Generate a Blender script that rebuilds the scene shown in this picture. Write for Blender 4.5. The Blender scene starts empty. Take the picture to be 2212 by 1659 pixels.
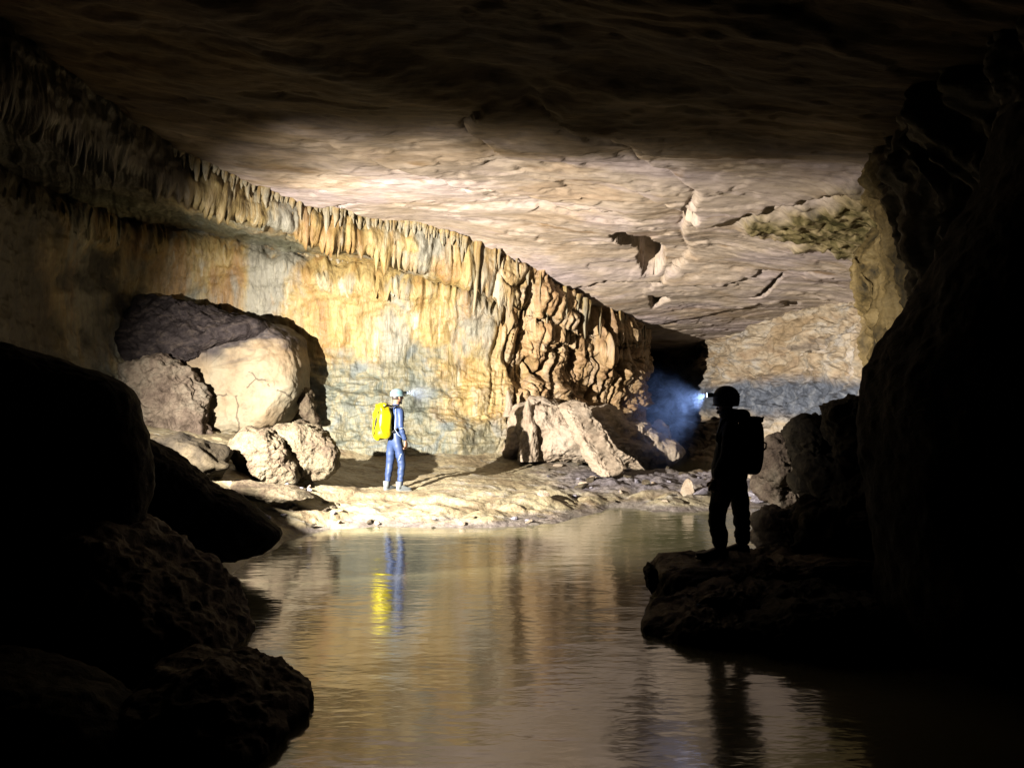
import bpy, bmesh, math, random
import numpy as np
from mathutils import Vector, Matrix
R = math.radians
random.seed(7)
C = bpy.context.scene.collection

# ------------------------------------------------------------------ camera, world, lamps
CAMZ = 2.15
cam = bpy.data.objects.new('camera', bpy.data.cameras.new('camera')); C.objects.link(cam)
cam.location = (0, 0, CAMZ); cam.rotation_euler = (R(90), 0, 0)
cam.data.sensor_width = 36; cam.data.lens = 27.18; cam.data.clip_end = 200; cam.data.clip_start = 0.05
bpy.context.scene.camera = cam
W = bpy.data.worlds.new("World"); bpy.context.scene.world = W; W.use_nodes = True
W.node_tree.nodes['Background'].inputs[0].default_value = (0, 0, 0, 1)      # no daylight reaches the cave
W.node_tree.nodes['Background'].inputs[1].default_value = 0.0
S = bpy.context.scene
S.view_settings.view_transform = 'Standard'; S.view_settings.look = 'None'
S.view_settings.gamma = 1.0; S.view_settings.exposure = 0.0
S.render.engine = 'CYCLES'
S.cycles.use_denoising = True
S.cycles.max_bounces = 5; S.cycles.diffuse_bounces = 1; S.cycles.glossy_bounces = 3
S.cycles.volume_bounces = 0; S.cycles.sample_clamp_indirect = 4.0
S.cycles.caustics_reflective = False; S.cycles.caustics_refractive = False
S.cycles.volume_step_rate = 0.6

def spot(name, loc, target, power, color, half, blend, radius):
    L = bpy.data.lights.new(name, 'SPOT'); L.energy = power; L.color = color
    L.spot_size = R(half * 2); L.spot_blend = blend; L.shadow_soft_size = radius
    o = bpy.data.objects.new(name, L); C.objects.link(o); o.location = loc
    o.rotation_euler = (Vector(target) - Vector(loc)).to_track_quat('-Z', 'Y').to_euler()
    return o
# the big hand torch of a third caver standing just outside the left edge of the picture
TORCH = (-5.5, 7.5, 2.7)
spot('torch_light', TORCH, (2.0, 19.5, -.1), 27000, (1.0, 0.91, 0.81), 51, 1.0, 0.03)

# ------------------------------------------------------------------ picture helpers (2212-wide picture units)
F2 = 1670.0
def P(u, v, d):
    return np.array([(u - 1106) / F2 * d, d, CAMZ - (v - 829) / F2 * d])
def Pz(u, v, z):
    return P(u, v, (CAMZ - z) * F2 / (v - 829))

# ------------------------------------------------------------------ numpy noise
_rng = np.random.RandomState(3)
_perm = _rng.permutation(256).astype(np.int32); _perm = np.concatenate([_perm, _perm, _perm])
_g = _rng.normal(size=(256, 3)); _g /= np.linalg.norm(_g, axis=1)[:, None]; _g = _g.astype(np.float32)
def perlin(x, y, z):
    x = np.asarray(x, np.float32); y = np.asarray(y, np.float32); z = np.asarray(z, np.float32)
    x, y, z = np.broadcast_arrays(x, y, z)
    xi = np.floor(x).astype(np.int32); yi = np.floor(y).astype(np.int32); zi = np.floor(z).astype(np.int32)
    xf = x - xi; yf = y - yi; zf = z - zi
    xi &= 255; yi &= 255; zi &= 255
    u = xf*xf*xf*(xf*(xf*6-15)+10); v = yf*yf*yf*(yf*(yf*6-15)+10); w = zf*zf*zf*(zf*(zf*6-15)+10)
    def gr(dx, dy, dz):
        h = _perm[_perm[_perm[xi+dx]+yi+dy]+zi+dz]
        g = _g[h]
        return g[..., 0]*(xf-dx)+g[..., 1]*(yf-dy)+g[..., 2]*(zf-dz)
    a = gr(0,0,0)*(1-u)+gr(1,0,0)*u; b = gr(0,1,0)*(1-u)+gr(1,1,0)*u
    c = gr(0,0,1)*(1-u)+gr(1,0,1)*u; d = gr(0,1,1)*(1-u)+gr(1,1,1)*u
    return ((a*(1-v)+b*v)*(1-w)+(c*(1-v)+d*v)*w)*1.5
def fbm(x, y, z, octaves=4, gain=0.5, off=0.0):
    s = 0; a = 1.0; f = 1.0
    for i in range(octaves):
        s = s + a*perlin(x*f+off+i*17.3, y*f+off*1.7+i*5.1, z*f-off+i*9.7); a *= gain; f *= 2.03
    return s
def ridged(x, y, z, octaves=3, gain=0.5, off=0.0):
    s = 0; a = 1.0; f = 1.0
    for i in range(octaves):
        s = s + a*(1-2*np.abs(perlin(x*f+off+i*13.1, y*f-off+i*7.7, z*f+off*.5+i*3.3))); a *= gain; f *= 2.03
    return s
def sstep(a, b, x):
    t = np.clip((x-a)/(b-a), 0, 1); return t*t*(3-2*t)

# ------------------------------------------------------------------ mesh helpers
def grid_mesh(name, V, wrap_u=False, flip=False):
    """V: (nt, ns, 3) array of points -> mesh"""
    nt, ns = V.shape[:2]
    idx = np.arange(nt*ns).reshape(nt, ns)
    if wrap_u: idx = np.concatenate([idx, idx[:, :1]], axis=1)
    q = np.stack([idx[:-1, :-1], idx[:-1, 1:], idx[1:, 1:], idx[1:, :-1]], -1).reshape(-1, 4)
    if flip: q = q[:, ::-1]
    return raw_mesh(name, V.reshape(-1, 3), q)
def raw_mesh(name, v, q):
    me = bpy.data.meshes.new(name)
    n = len(v); m = len(q); k = q.shape[1]
    me.vertices.add(n); me.vertices.foreach_set('co', np.ascontiguousarray(v, np.float32).ravel())
    me.loops.add(m*k); me.loops.foreach_set('vertex_index', np.ascontiguousarray(q, np.int32).ravel())
    me.polygons.add(m); me.polygons.foreach_set('loop_start', np.arange(0, m*k, k, dtype=np.int32))
    me.polygons.foreach_set('use_smooth', np.ones(m, bool))
    me.update(calc_edges=True); me.validate()
    return me
def add_attr(me, name, vals):
    a = me.attributes.new(name, 'FLOAT', 'POINT'); a.data.foreach_set('value', np.ascontiguousarray(vals, np.float32).ravel())
def normals(V, wrap_u=False):
    if wrap_u:
        du = np.roll(V, -1, 1) - np.roll(V, 1, 1)
    else:
        du = np.gradient(V, axis=1)
    dt = np.gradient(V, axis=0)
    n = np.cross(du, dt); l = np.linalg.norm(n, axis=-1, keepdims=True)
    return n/np.maximum(l, 1e-9)
def cubic(K, pts, xs):
    """C1 interpolation of pts at knots K (non uniform) along axis 0, limited tangents"""
    K = np.asarray(K, float); pts = np.asarray(pts, float)
    d = (pts[1:]-pts[:-1])/(K[1:]-K[:-1]).reshape(-1, *([1]*(pts.ndim-1)))
    m = np.zeros_like(pts); m[1:-1] = (d[1:]+d[:-1])/2; m[0] = d[0]; m[-1] = d[-1]
    same = (d[1:]*d[:-1]) <= 0
    m[1:-1] = np.where(same, 0, m[1:-1])
    i = np.clip(np.searchsorted(K, xs, side='right')-1, 0, len(K)-2)
    h = (K[i+1]-K[i]); t = (xs-K[i])/h
    sh = (-1,)+(1,)*(pts.ndim-1); t = t.reshape(sh); h = h.reshape(sh)
    return ((2*t**3-3*t**2+1)*pts[i]+(t**3-2*t**2+t)*h*m[i]+(-2*t**3+3*t**2)*pts[i+1]+(t**3-t**2)*h*m[i+1])
def loft(rows, ns, nt, wr=None):
    A = np.array(rows)                                  # (rows, cols, 3)
    L = np.linalg.norm(np.diff(A.mean(0), axis=0), axis=1); Ks = np.concatenate([[0], np.cumsum(L)])
    Lt = np.linalg.norm(np.diff(A, axis=0), axis=2).mean(1); Kt = np.concatenate([[0], np.cumsum(Lt)])
    s = np.linspace(0, Ks[-1], ns); t = np.linspace(0, Kt[-1], nt)
    B = np.stack([cubic(Ks, r, s) for r in A])
    V = cubic(Kt, B, t)
    return V, s, t, Ks, Kt
def rbf(pts, q):
    """thin plate z(x,y)"""
    p = np.array(pts, float); n = len(p)
    def phi(r2): return 0.5*r2*np.log(r2+1e-9)
    r2 = ((p[:, None, :2]-p[None, :, :2])**2).sum(-1)
    A = np.zeros((n+3, n+3)); A[:n, :n] = phi(r2)+np.eye(n)*0.02
    A[:n, n] = 1; A[:n, n+1:] = p[:, :2]; A[n, :n] = 1; A[n+1:, :n] = p[:, :2].T
    w = np.linalg.solve(A, np.concatenate([p[:, 2], [0, 0, 0]]))
    out = w[n]+q[..., 0]*w[n+1]+q[..., 1]*w[n+2]
    for i in range(n):
        out = out+w[i]*phi((q[..., 0]-p[i, 0])**2+(q[..., 1]-p[i, 1])**2)
    return out
def poly_dist(X, Y, pl):
    """signed-by-side distance to a polyline"""
    best = np.full(X.shape, 1e9); sg = np.zeros(X.shape)
    for (a, b) in zip(pl[:-1], pl[1:]):
        ax, ay, bx, by = a[0], a[1], b[0], b[1]
        ex, ey = bx-ax, by-ay; L2 = ex*ex+ey*ey
        t = np.clip(((X-ax)*ex+(Y-ay)*ey)/L2, 0, 1)
        d = np.hypot(X-ax-t*ex, Y-ay-t*ey)
        s = np.sign(ex*(Y-ay)-ey*(X-ax)); m = d < best
        best = np.where(m, d, best); sg = np.where(m, s, sg)
    return best, sg
def in_poly(X, Y, pl):
    ins = np.zeros(X.shape, bool); n = len(pl)
    for i in range(n):
        x1, y1 = pl[i][:2]; x2, y2 = pl[(i+1) % n][:2]
        c = ((y1 > Y) != (y2 > Y)) & (X < (x2-x1)*(Y-y1)/((y2-y1) or 1e-9)+x1)
        ins ^= c
    return ins
def poly_sdf(X, Y, pl):
    d, _ = poly_dist(X, Y, list(pl)+[pl[0]])
    return np.where(in_poly(X, Y, pl), -d, d)

# ------------------------------------------------------------------ objects
def link(name, me, mat=None, parent=None, loc=None):
    o = bpy.data.objects.new(name, me); C.objects.link(o)
    if mat is not None and me is not None and not me.materials: me.materials.append(mat)
    if parent is not None: o.parent = parent
    if loc is not None: o.location = loc
    return o
def tag(o, label=None, cat=None, group=None, kind=None):
    if label: o['label'] = label
    if cat: o['category'] = cat
    if group: o['group'] = group
    if kind: o['kind'] = kind
    return o
def struct(name, me, mat): return tag(link(name, me, mat), kind='structure')

# ------------------------------------------------------------------ materials
def ramp(nt, stops, src, interp='LINEAR'):
    r = nt.nodes.new('ShaderNodeValToRGB'); cr = r.color_ramp; cr.interpolation = interp
    while len(cr.elements) < len(stops): cr.elements.new(0.5)
    for e, (p, c) in zip(cr.elements, stops):
        e.position = p; e.color = (c[0], c[1], c[2], 1) if len(c) == 3 else c
    nt.links.new(src, r.inputs[0]); return r.outputs[0]
def mapped(nt, src, scale, loc=(0, 0, 0)):
    m = nt.nodes.new('ShaderNodeMapping'); m.inputs['Scale'].default_value = scale; m.inputs['Location'].default_value = loc
    nt.links.new(src, m.inputs['Vector']); return m.outputs[0]
def noise(nt, vec, scale, detail=6, rough=0.55, dist=0.0):
    n = nt.nodes.new('ShaderNodeTexNoise'); n.inputs['Scale'].default_value = scale; n.inputs['Detail'].default_value = detail
    n.inputs['Roughness'].default_value = rough; n.inputs['Distortion'].default_value = dist
    nt.links.new(vec, n.inputs['Vector']); return n.outputs['Fac']
def mixc(nt, fac, a, b, mode='MIX'):
    m = nt.nodes.new('ShaderNodeMix'); m.data_type = 'RGBA'; m.blend_type = mode
    for sock, val in ((m.inputs[0], fac), (m.inputs[6], a), (m.inputs[7], b)):
        if hasattr(val, 'node'): nt.links.new(val, sock)
        elif isinstance(val, (int, float)): sock.default_value = val
        else: sock.default_value = (*val, 1)
    return m.outputs[2]
def math_n(nt, op, a, b=0.0, clamp=False):
    m = nt.nodes.new('ShaderNodeMath'); m.operation = op; m.use_clamp = clamp
    for sock, val in zip(m.inputs, (a, b)):
        if hasattr(val, 'node'): nt.links.new(val, sock)
        else: sock.default_value = val
    return m.outputs[0]
def attr(nt, name):
    a = nt.nodes.new('ShaderNodeAttribute'); a.attribute_name = name; return a.outputs['Fac']
def base_mat(name):
    m = bpy.data.materials.new(name); m.use_nodes = True; nt = m.node_tree
    return m, nt, nt.nodes['Principled BSDF']
def rock_mat(name, stops, scale=(1, 1, 1), size=1.0, zones=(), speck=0.35, speck_size=9.0, bump=0.35, bump_size=7.0,
             rough=0.75, spec=0.25, crack=0.0, crack_size=2.0, bstretch=(1, 1, 1), detail=8, tone=0.55, patches=()):
    m, nt, b = base_mat(name)
    tc = nt.nodes.new('ShaderNodeTexCoord'); co = tc.outputs['Object']
    v = mapped(nt, co, scale)
    col = ramp(nt, stops, noise(nt, v, size, detail, 0.6, 0.6))
    for k, (pc, psc, psz, lo, hi) in enumerate(patches):            # stains and mineral streaks
        pf = ramp(nt, [(lo, (0, 0, 0)), (hi, (.85,)*3)], noise(nt, mapped(nt, co, psc, (k*7.3, 2.1, k*1.7)), psz, 7, .6, .5))
        col = mixc(nt, pf, col, pc)
    for (an, zstops, zscale, zsize) in zones:                       # other stone tones, and painted shade, where the attribute says so
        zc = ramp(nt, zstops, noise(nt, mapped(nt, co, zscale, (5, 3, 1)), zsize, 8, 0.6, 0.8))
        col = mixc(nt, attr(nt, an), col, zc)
    sp = ramp(nt, [(0.30, (1-speck,)*3), (0.52, (1, 1, 1)), (0.75, (1+speck*.35,)*3)], noise(nt, mapped(nt, co, bstretch), speck_size, 8, 0.7, 0.3))
    col = mixc(nt, 1.0, col, sp, 'MULTIPLY')
    h = noise(nt, mapped(nt, co, bstretch), bump_size, 10, 0.65, 0.4)
    if crack:
        wv = mapped(nt, co, bstretch)
        nz = nt.nodes.new('ShaderNodeTexNoise'); nz.inputs['Scale'].default_value = 1.5; nz.inputs['Detail'].default_value = 5
        nt.links.new(wv, nz.inputs['Vector'])
        wv2 = mixc(nt, 0.35, wv, nz.outputs['Color'], 'ADD')
        vo = nt.nodes.new('ShaderNodeTexVoronoi'); vo.feature = 'DISTANCE_TO_EDGE'; vo.inputs['Scale'].default_value = crack_size
        nt.links.new(wv2, vo.inputs['Vector'])
        gate = noise(nt, co, 0.9, 4)
        ck = math_n(nt, 'MULTIPLY', math_n(nt, 'LESS_THAN', vo.outputs['Distance'], 0.012), math_n(nt, 'GREATER_THAN', gate, 0.5))
        col = mixc(nt, math_n(nt, 'MULTIPLY', ck, crack), col, (0.04, 0.025, 0.015))
        h = math_n(nt, 'SUBTRACT', h, math_n(nt, 'MULTIPLY', ck, 0.4))
    col = mixc(nt, 1.0, col, (tone,)*3, 'MULTIPLY')
    nt.links.new(col, b.inputs['Base Color'])
    b.inputs['Roughness'].default_value = rough; b.inputs['Specular IOR Level'].default_value = spec
    bp = nt.nodes.new('ShaderNodeBump'); bp.inputs['Strength'].default_value = bump; bp.inputs['Distance'].default_value = 0.06
    nt.links.new(h, bp.inputs['Height']); nt.links.new(bp.outputs[0], b.inputs['Normal'])
    return m
def plain(name, col, rough=0.6, spec=0.4, emit=None, bump=0.0, bsize=60):
    m, nt, b = base_mat(name)
    tc = nt.nodes.new('ShaderNodeTexCoord')
    n = noise(nt, tc.outputs['Object'], bsize, 4)
    c = mixc(nt, 1.0, col, ramp(nt, [(0.3, (.8,)*3), (0.7, (1.1,)*3)], n), 'MULTIPLY')
    nt.links.new(c, b.inputs['Base Color']); b.inputs['Roughness'].default_value = rough
    b.inputs['Specular IOR Level'].default_value = spec
    if bump:
        bp = nt.nodes.new('ShaderNodeBump'); bp.inputs['Strength'].default_value = bump; bp.inputs['Distance'].default_value = 0.01
        nt.links.new(n, bp.inputs['Height']); nt.links.new(bp.outputs[0], b.inputs['Normal'])
    if emit:
        b.inputs['Emission Color'].default_value = (*emit[0], 1); b.inputs['Emission Strength'].default_value = emit[1]
    return m

M = {}
M['ceiling'] = rock_mat('ceiling_limestone', spec=.08, tone=.68, patches=[((.54, .45, .44), (.35, .9, 1), .7, .50, .62), ((.30, .20, .11), (.5, 1.6, 1), .9, .60, .68)], stops= [(0.28, (.36, .25, .16)), (0.42, (.50, .39, .28)), (0.52, (.56, .46, .36)), (0.62, (.57, .47, .40)), (0.75, (.50, .42, .37))],
    scale=(0.5, 1.1, 1), size=0.9, speck=0.45, speck_size=6, bump=0.36, bump_size=8, bstretch=(0.5, 1.9, 1), crack=0.0,
    zones=[('moss', [(0.34, (.04, .035, .012)), (0.48, (.17, .14, .06)), (0.6, (.34, .27, .14)), (0.7, (.42, .34, .2))], (1, 1.6, 1), 3.0),
           ('painted_shade', [(0.3, (.012, .008, .003)), (0.5, (.045, .030, .012)), (0.7, (.09, .06, .026))], (.6, 1.2, 1), 1.5)])  # last zone paints shade: near roof darkened where the torch fades out
M['flow'] = rock_mat('flowstone', tone=.46, patches=[((.40, .40, .33), (1.1, 1.1, .3), .8, .50, .60), ((.48, .27, .085), (1.4, 1.4, .35), 1.0, .56, .66), ((.72, .66, .48), (2.4, 2.4, .22), 1.3, .60, .68)], stops= [(0.26, (.30, .17, .07)), (0.36, (.44, .26, .09)), (0.44, (.52, .34, .11)), (0.52, (.60, .45, .18)), (0.58, (.52, .36, .14)), (0.66, (.66, .58, .36)), (0.78, (.40, .39, .28))],
    scale=(1.5, 1.5, 0.26), size=1.15, speck=0.5, speck_size=5, bump=0.65, bump_size=6, bstretch=(2.6, 2.6, 0.40), rough=0.55, spec=0.4,
    zones=[('grey', [(0.28, (.11, .12, .10)), (0.42, (.20, .22, .17)), (0.50, (.34, .31, .19)), (0.60, (.24, .27, .24)), (0.75, (.15, .18, .19))], (1, 1, 0.7), 1.6),
           ('column', [(0.28, (.34, .19, .10)), (0.42, (.58, .35, .17)), (0.52, (.75, .50, .25)), (0.62, (.76, .57, .38)), (0.75, (.58, .49, .43))], (1, 1, 0.35), 1.6),
           ('moss', [(0.3, (.10, .10, .05)), (0.5, (.26, .26, .16)), (0.7, (.36, .36, .26))], (1, 1, 1), 2.0),
           ('painted_shade', [(0.3, (.010, .008, .004)), (0.5, (.035, .030, .013)), (0.7, (.08, .065, .03))], (1, 1, .6), 1.5)])  # last zone paints shade: wall colour goes near black outside the beam
M['right_wall'] = rock_mat('bedded_limestone', tone=.74, patches=[((.32, .23, .13), (.6, .6, 1.6), 1.0, .54, .64), ((.22, .18, .14), (.5, .5, 3.0), 1.2, .58, .66), ((.50, .46, .42), (.8, .8, 1.5), .9, .58, .68)], stops= [(0.28, (.26, .18, .11)), (0.42, (.38, .29, .19)), (0.52, (.46, .38, .27)), (0.62, (.44, .40, .34)), (0.75, (.36, .33, .30))],
    scale=(0.8, 0.8, 2.2), size=1.1, speck=0.45, speck_size=6, bump=0.5, bump_size=6, bstretch=(1, 1, 2.0),
    zones=[('blue', [(0.3, (.05, .06, .078)), (0.5, (.13, .15, .19)), (0.7, (.26, .28, .31))], (1, 1, 1), 3.0),
           ('moss', [(0.34, (.02, .016, .006)), (0.47, (.12, .085, .03)), (0.56, (.22, .16, .065)), (0.7, (.32, .25, .12))], (1, 1, .5), 2.5),
           ('painted_shade', [(0.3, (.008, .006, .003)), (0.5, (.025, .02, .01)), (0.7, (.05, .04, .02))], (1, 1, .6), 1.5)])  # last zone paints shade: near end darkened in colour, beyond the beam
M['floor'] = rock_mat('cave_silt', tone=.34, patches=[((.34, .25, .15), (1, 1.6, 1), 1.2, .54, .62), ((.62, .58, .48), (1, 2, 1), 2.2, .58, .66)], stops= [(0.28, (.32, .24, .14)), (0.42, (.52, .42, .25)), (0.52, (.64, .55, .34)), (0.62, (.66, .58, .40)), (0.75, (.56, .50, .40))],
    scale=(0.8, 1.2, 1), size=1.3, speck=0.55, speck_size=12, bump=0.6, bump_size=12, rough=0.5, spec=0.4,
    zones=[('grey', [(0.3, (.13, .11, .12)), (0.5, (.30, .27, .29)), (0.7, (.48, .43, .42))], (1, 1, 1), 3.0)])
M['boulder'] = rock_mat('pale_boulder_stone', tone=.32, stops= [(0.28, (.30, .20, .10)), (0.42, (.42, .31, .18)), (0.52, (.48, .38, .24)), (0.62, (.47, .41, .28)), (0.75, (.36, .34, .26))],
    scale=(1, 1, .7), size=0.9, speck=0.35, speck_size=6, bump=0.3, bump_size=6, crack=0.6, crack_size=0.9,
    zones=[('top', [(0.3, (.035, .03, .03)), (0.5, (.10, .08, .075)), (0.7, (.24, .19, .15))], (1, 1, 2), 4.0)])  # painted shade: upper part darkened, as if lit from below its top
M['rough_rock'] = rock_mat('rough_brown_stone', tone=.24, stops=[(0.28, (.10, .07, .05)), (0.42, (.26, .19, .12)), (0.52, (.36, .29, .18)), (0.62, (.40, .34, .22)), (0.75, (.28, .28, .18))],
    size=2.5, speck=0.6, speck_size=16, bump=0.8, bump_size=14)
M['bank_rock'] = rock_mat('shaded_bank_stone', [(0.28, (.06, .045, .035)), (0.42, (.16, .12, .09)), (0.52, (.24, .19, .14)), (0.62, (.28, .24, .18)), (0.75, (.20, .18, .15))], size=2.0, tone=.42, speck=.6, speck_size=12, bump=.8, bump_size=9, spec=.1,
    zones=[('top', [(0.3, (.02, .015, .015)), (0.5, (.05, .04, .04)), (0.7, (.12, .095, .08))], (1, 1, 2), 4.0)])  # top colour is painted shade, above the reach of the light
M['slab'] = rock_mat('tan_slab_stone', [(0.3, (.32, .24, .17)), (0.5, (.46, .37, .27)), (0.7, (.50, .43, .34))], size=1.5, speck=0.35, speck_size=10, bump=0.5, bump_size=9)
M['dark_rock'] = rock_mat('shade_dark_stone', [(0.3, (.012, .010, .008)), (0.5, (.035, .028, .018)), (0.7, (.075, .06, .036))], size=1.8, speck=0.5, speck_size=9, bump=0.9, bump_size=6, rough=0.8, spec=0.08)  # shade put into the albedo so unlit rocks stay black

# ------------------------------------------------------------------ cave ceiling (height field)
def ceiling():
    xs = np.concatenate([np.arange(-13, -6.5, .12), np.arange(-6.5, 9, .04), np.arange(9, 14, .12)])
    ys = np.concatenate([np.arange(-4, 6, .15), np.arange(6, 14, .04), np.arange(14, 26, .045), np.arange(26, 36, .15)])
    X, Y = np.meshgrid(xs, ys)
    ctl = [P(270, 250, 11.5), P(480, 380, 13.5), P(700, 450, 15.3), P(850, 485, 16.3), P(1020, 530, 17.0), P(1150, 592, 17.8), P(1215, 632, 18.6), P(1430, 680, 20.6),
           P(1540, 735, 24), P(1700, 690, 22), P(1880, 640, 18.5), P(1905, 550, 15), P(1895, 400, 11.8), P(1930, 270, 9),
           P(1106, 400, 13.2), P(1400, 430, 13.0), P(1400, 560, 17.4), P(1650, 560, 16.4), P(1106, 250, 9.6), P(1500, 250, 9.3), P(700, 250, 10.0),
           (0, 2, 5.9), (-4, 4, 6.3), (4, 4, 5.2), (-8, 8, 6.9), (-9, 16, 6.3), (-3, 22, 5.0), (0, -4, 5.8), (7, 30, 3.2), (4, 34, 3.2), (12, 14, 3.6), (12, 6, 3.8), (12, 22, 3.4)]
    Z = rbf(ctl, np.stack([X, Y], -1))
    # beds: gentle terraces and long bedding ripples running across the passage
    Z += 0.16*fbm(X*.28, Y*.4, 0*X, 2, off=4.0)
    Z += 0.022*fbm(X*.9, Y*2.0, 0*X, 5, off=9.0)
    t = fbm(X*.22+3, Y*.55, 0*X, 4, off=21.)*2.6
    fr = t-np.floor(t)
    Z += 0.04*(np.floor(t)+sstep(.90, 1.0, fr))*sstep(-.5, .3, fbm(X*.3, Y*.3, 0*X, 2, off=71.))+.02*sstep(-.3, .2, fbm(X*.3, Y*.3, 0*X, 2, off=71.))
    Z += 0.006*fbm(X*4, Y*9, 0*X, 4, .6, off=2.0)
    Z += 0.03*sstep(.22, .26, fbm(X*.4, Y*1.1, 0*X, 4, .5, off=83.))+0.018*sstep(.20, .23, fbm(X*.5, Y*1.6, 0*X, 4, .5, off=98.))
    near = sstep(10.5, 8.0, Y)
    Z += near*0.08*fbm(X*.6, Y*1.3, 0*X, 4, off=31.)
    def pl(pts, d=None):
        out = []
        for (u, v, dd) in pts: out.append(P(u, v, dd)[:2])
        return out
    def yy(u, v):                                       # where the sight line meets the ceiling
        d = 13.0
        for _ in range(40):
            p = P(u, v, d); z = rbf(ctl, np.array([p[0], p[1]])); d = d*.6+.4*((float(z)-CAMZ)*F2/(829-v))
        return P(u, v, d)[:2]
    wob = 0.06*fbm(X*3.5, Y*3.5, 0*X, 3, off=51.)
    # hole with hanging rim
    hole = [yy(*p) for p in ((1322, 508), (1345, 500), (1380, 512), (1408, 522), (1432, 545), (1434, 575), (1415, 592), (1388, 590), (1378, 565), (1385, 548), (1355, 535), (1330, 522))]
    d = poly_sdf(X, Y, hole)+wob*1.3
    Z += 1.3*sstep(0.03, -0.05, d)
    hole2 = [yy(*p) for p in ((1405, 638), (1445, 645), (1440, 655), (1412, 666))]
    d = poly_sdf(X, Y, hole2)+wob
    Z += 0.5*sstep(0.04, -0.06, d)
    hole3 = [yy(*p) for p in ((1688, 645), (1720, 650), (1725, 662), (1700, 663))]
    Z += 0.4*sstep(0.04, -0.06, poly_sdf(X, Y, hole3)+wob)
    hole4 = [yy(*p) for p in ((1478, 450), (1495, 440), (1502, 462), (1482, 468))]
    Z += 0.4*sstep(0.04, -0.06, poly_sdf(X, Y, hole4)+wob)
    crack4 = [yy(*p) for p in ((1618, 640), (1640, 633), (1655, 622), (1680, 608), (1692, 600), (1690, 604), (1668, 622), (1640, 640))]
    Z += 0.5*sstep(0.03, -0.04, poly_sdf(X, Y, crack4)+wob*.4)
    # long joints
    for pts, dep, wd in (
        (((1110, 415), (1150, 430), (1190, 447), (1225, 455), (1290, 458)), 0.16, .12),
        (((1370, 335), (1375, 355), (1400, 375), (1450, 395), (1500, 420), (1480, 470)), 0.14, .05),
        (((1190, 250), (1240, 285), (1310, 300), (1380, 318)), 0.2, .07),
        (((760, 335), (830, 360), (900, 372), (950, 390), (1000, 405)), 0.14, .10),
        (((1205, 640), (1300, 612), (1400, 608), (1560, 612), (1700, 590), (1880, 585)), 0.12, .06),
        (((1480, 470), (1470, 500), (1490, 560), (1420, 610)), 0.08, .05),
        (((1230, 400), (1330, 410), (1420, 440), (1500, 470)), 0.08, .05),
        (((1440, 695), (1540, 680), (1640, 650), (1700, 655)), 0.08, .05),
        (((1030, 260), (1000, 290), (1060, 330)), 0.12, .05),
        (((1560, 470), (1650, 450), (1730, 430), (1860, 400)), 0.22, .09),
        (((600, 470), (720, 440), (800, 470)), 0.06, .06)):
        q = [yy(*p) for p in pts]; dd, sg = poly_dist(X+wob*1.5, Y+wob*1.5, q)
        Z += dep*np.exp(-(dd/wd)**2)*(0.55+0.6*perlin(X*2, Y*2, 0*X+7))
        Z += 0.05*sg*np.exp(-(dd/.5)**2)
    # flat bed hanging lower at the far left end, above the column
    bed = [yy(*p) for p in ((1205, 628), (1300, 622), (1405, 640), (1400, 700), (1215, 690))]
    # encrusted, knobbly patch by the right wall
    en = [yy(*p) for p in ((1600, 478), (1680, 452), (1780, 425), (1880, 380), (1980, 380), (1960, 500), (1900, 560), (1800, 540), (1690, 512))]
    mk = sstep(.35, -.35, poly_sdf(X, Y, en)+.5*fbm(X*1.5, Y*1.5, 0*X, 4))
    Z -= mk*(0.06+0.09*ridged(X*1.6, Y*2.6, 0*X, 5, .6, off=8.))
    # step where the near roof rises out of the beam
    st = [P(300, 60, 7.0)[:2], P(700, 170, 8.6)[:2], P(980, 240, 9.3)[:2], P(1150, 255, 9.5)[:2], P(1330, 215, 8.9)[:2], P(1700, 170, 8.6)[:2], P(2100, 150, 8)[:2]]
    dd, sg = poly_dist(X+wob*1.2, Y+wob*1.2, st)
    Z += 0.30*sstep(-.3, .6, -sg*dd)*sstep(-7., -2., X)*sstep(3.5, -.5, X)
    V = np.stack([X, Y, Z], -1)
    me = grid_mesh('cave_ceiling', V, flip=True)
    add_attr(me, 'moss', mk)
    add_attr(me, 'painted_shade', .92*sstep(13.6, 9.8, Y+1.5*fbm(X*.5, Y*.6, 0*X, 5)+.32*X))  # mask of the shade painted on the near roof
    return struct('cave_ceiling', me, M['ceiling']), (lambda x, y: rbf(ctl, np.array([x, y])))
ceil_obj, ceil_z = ceiling()

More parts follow.
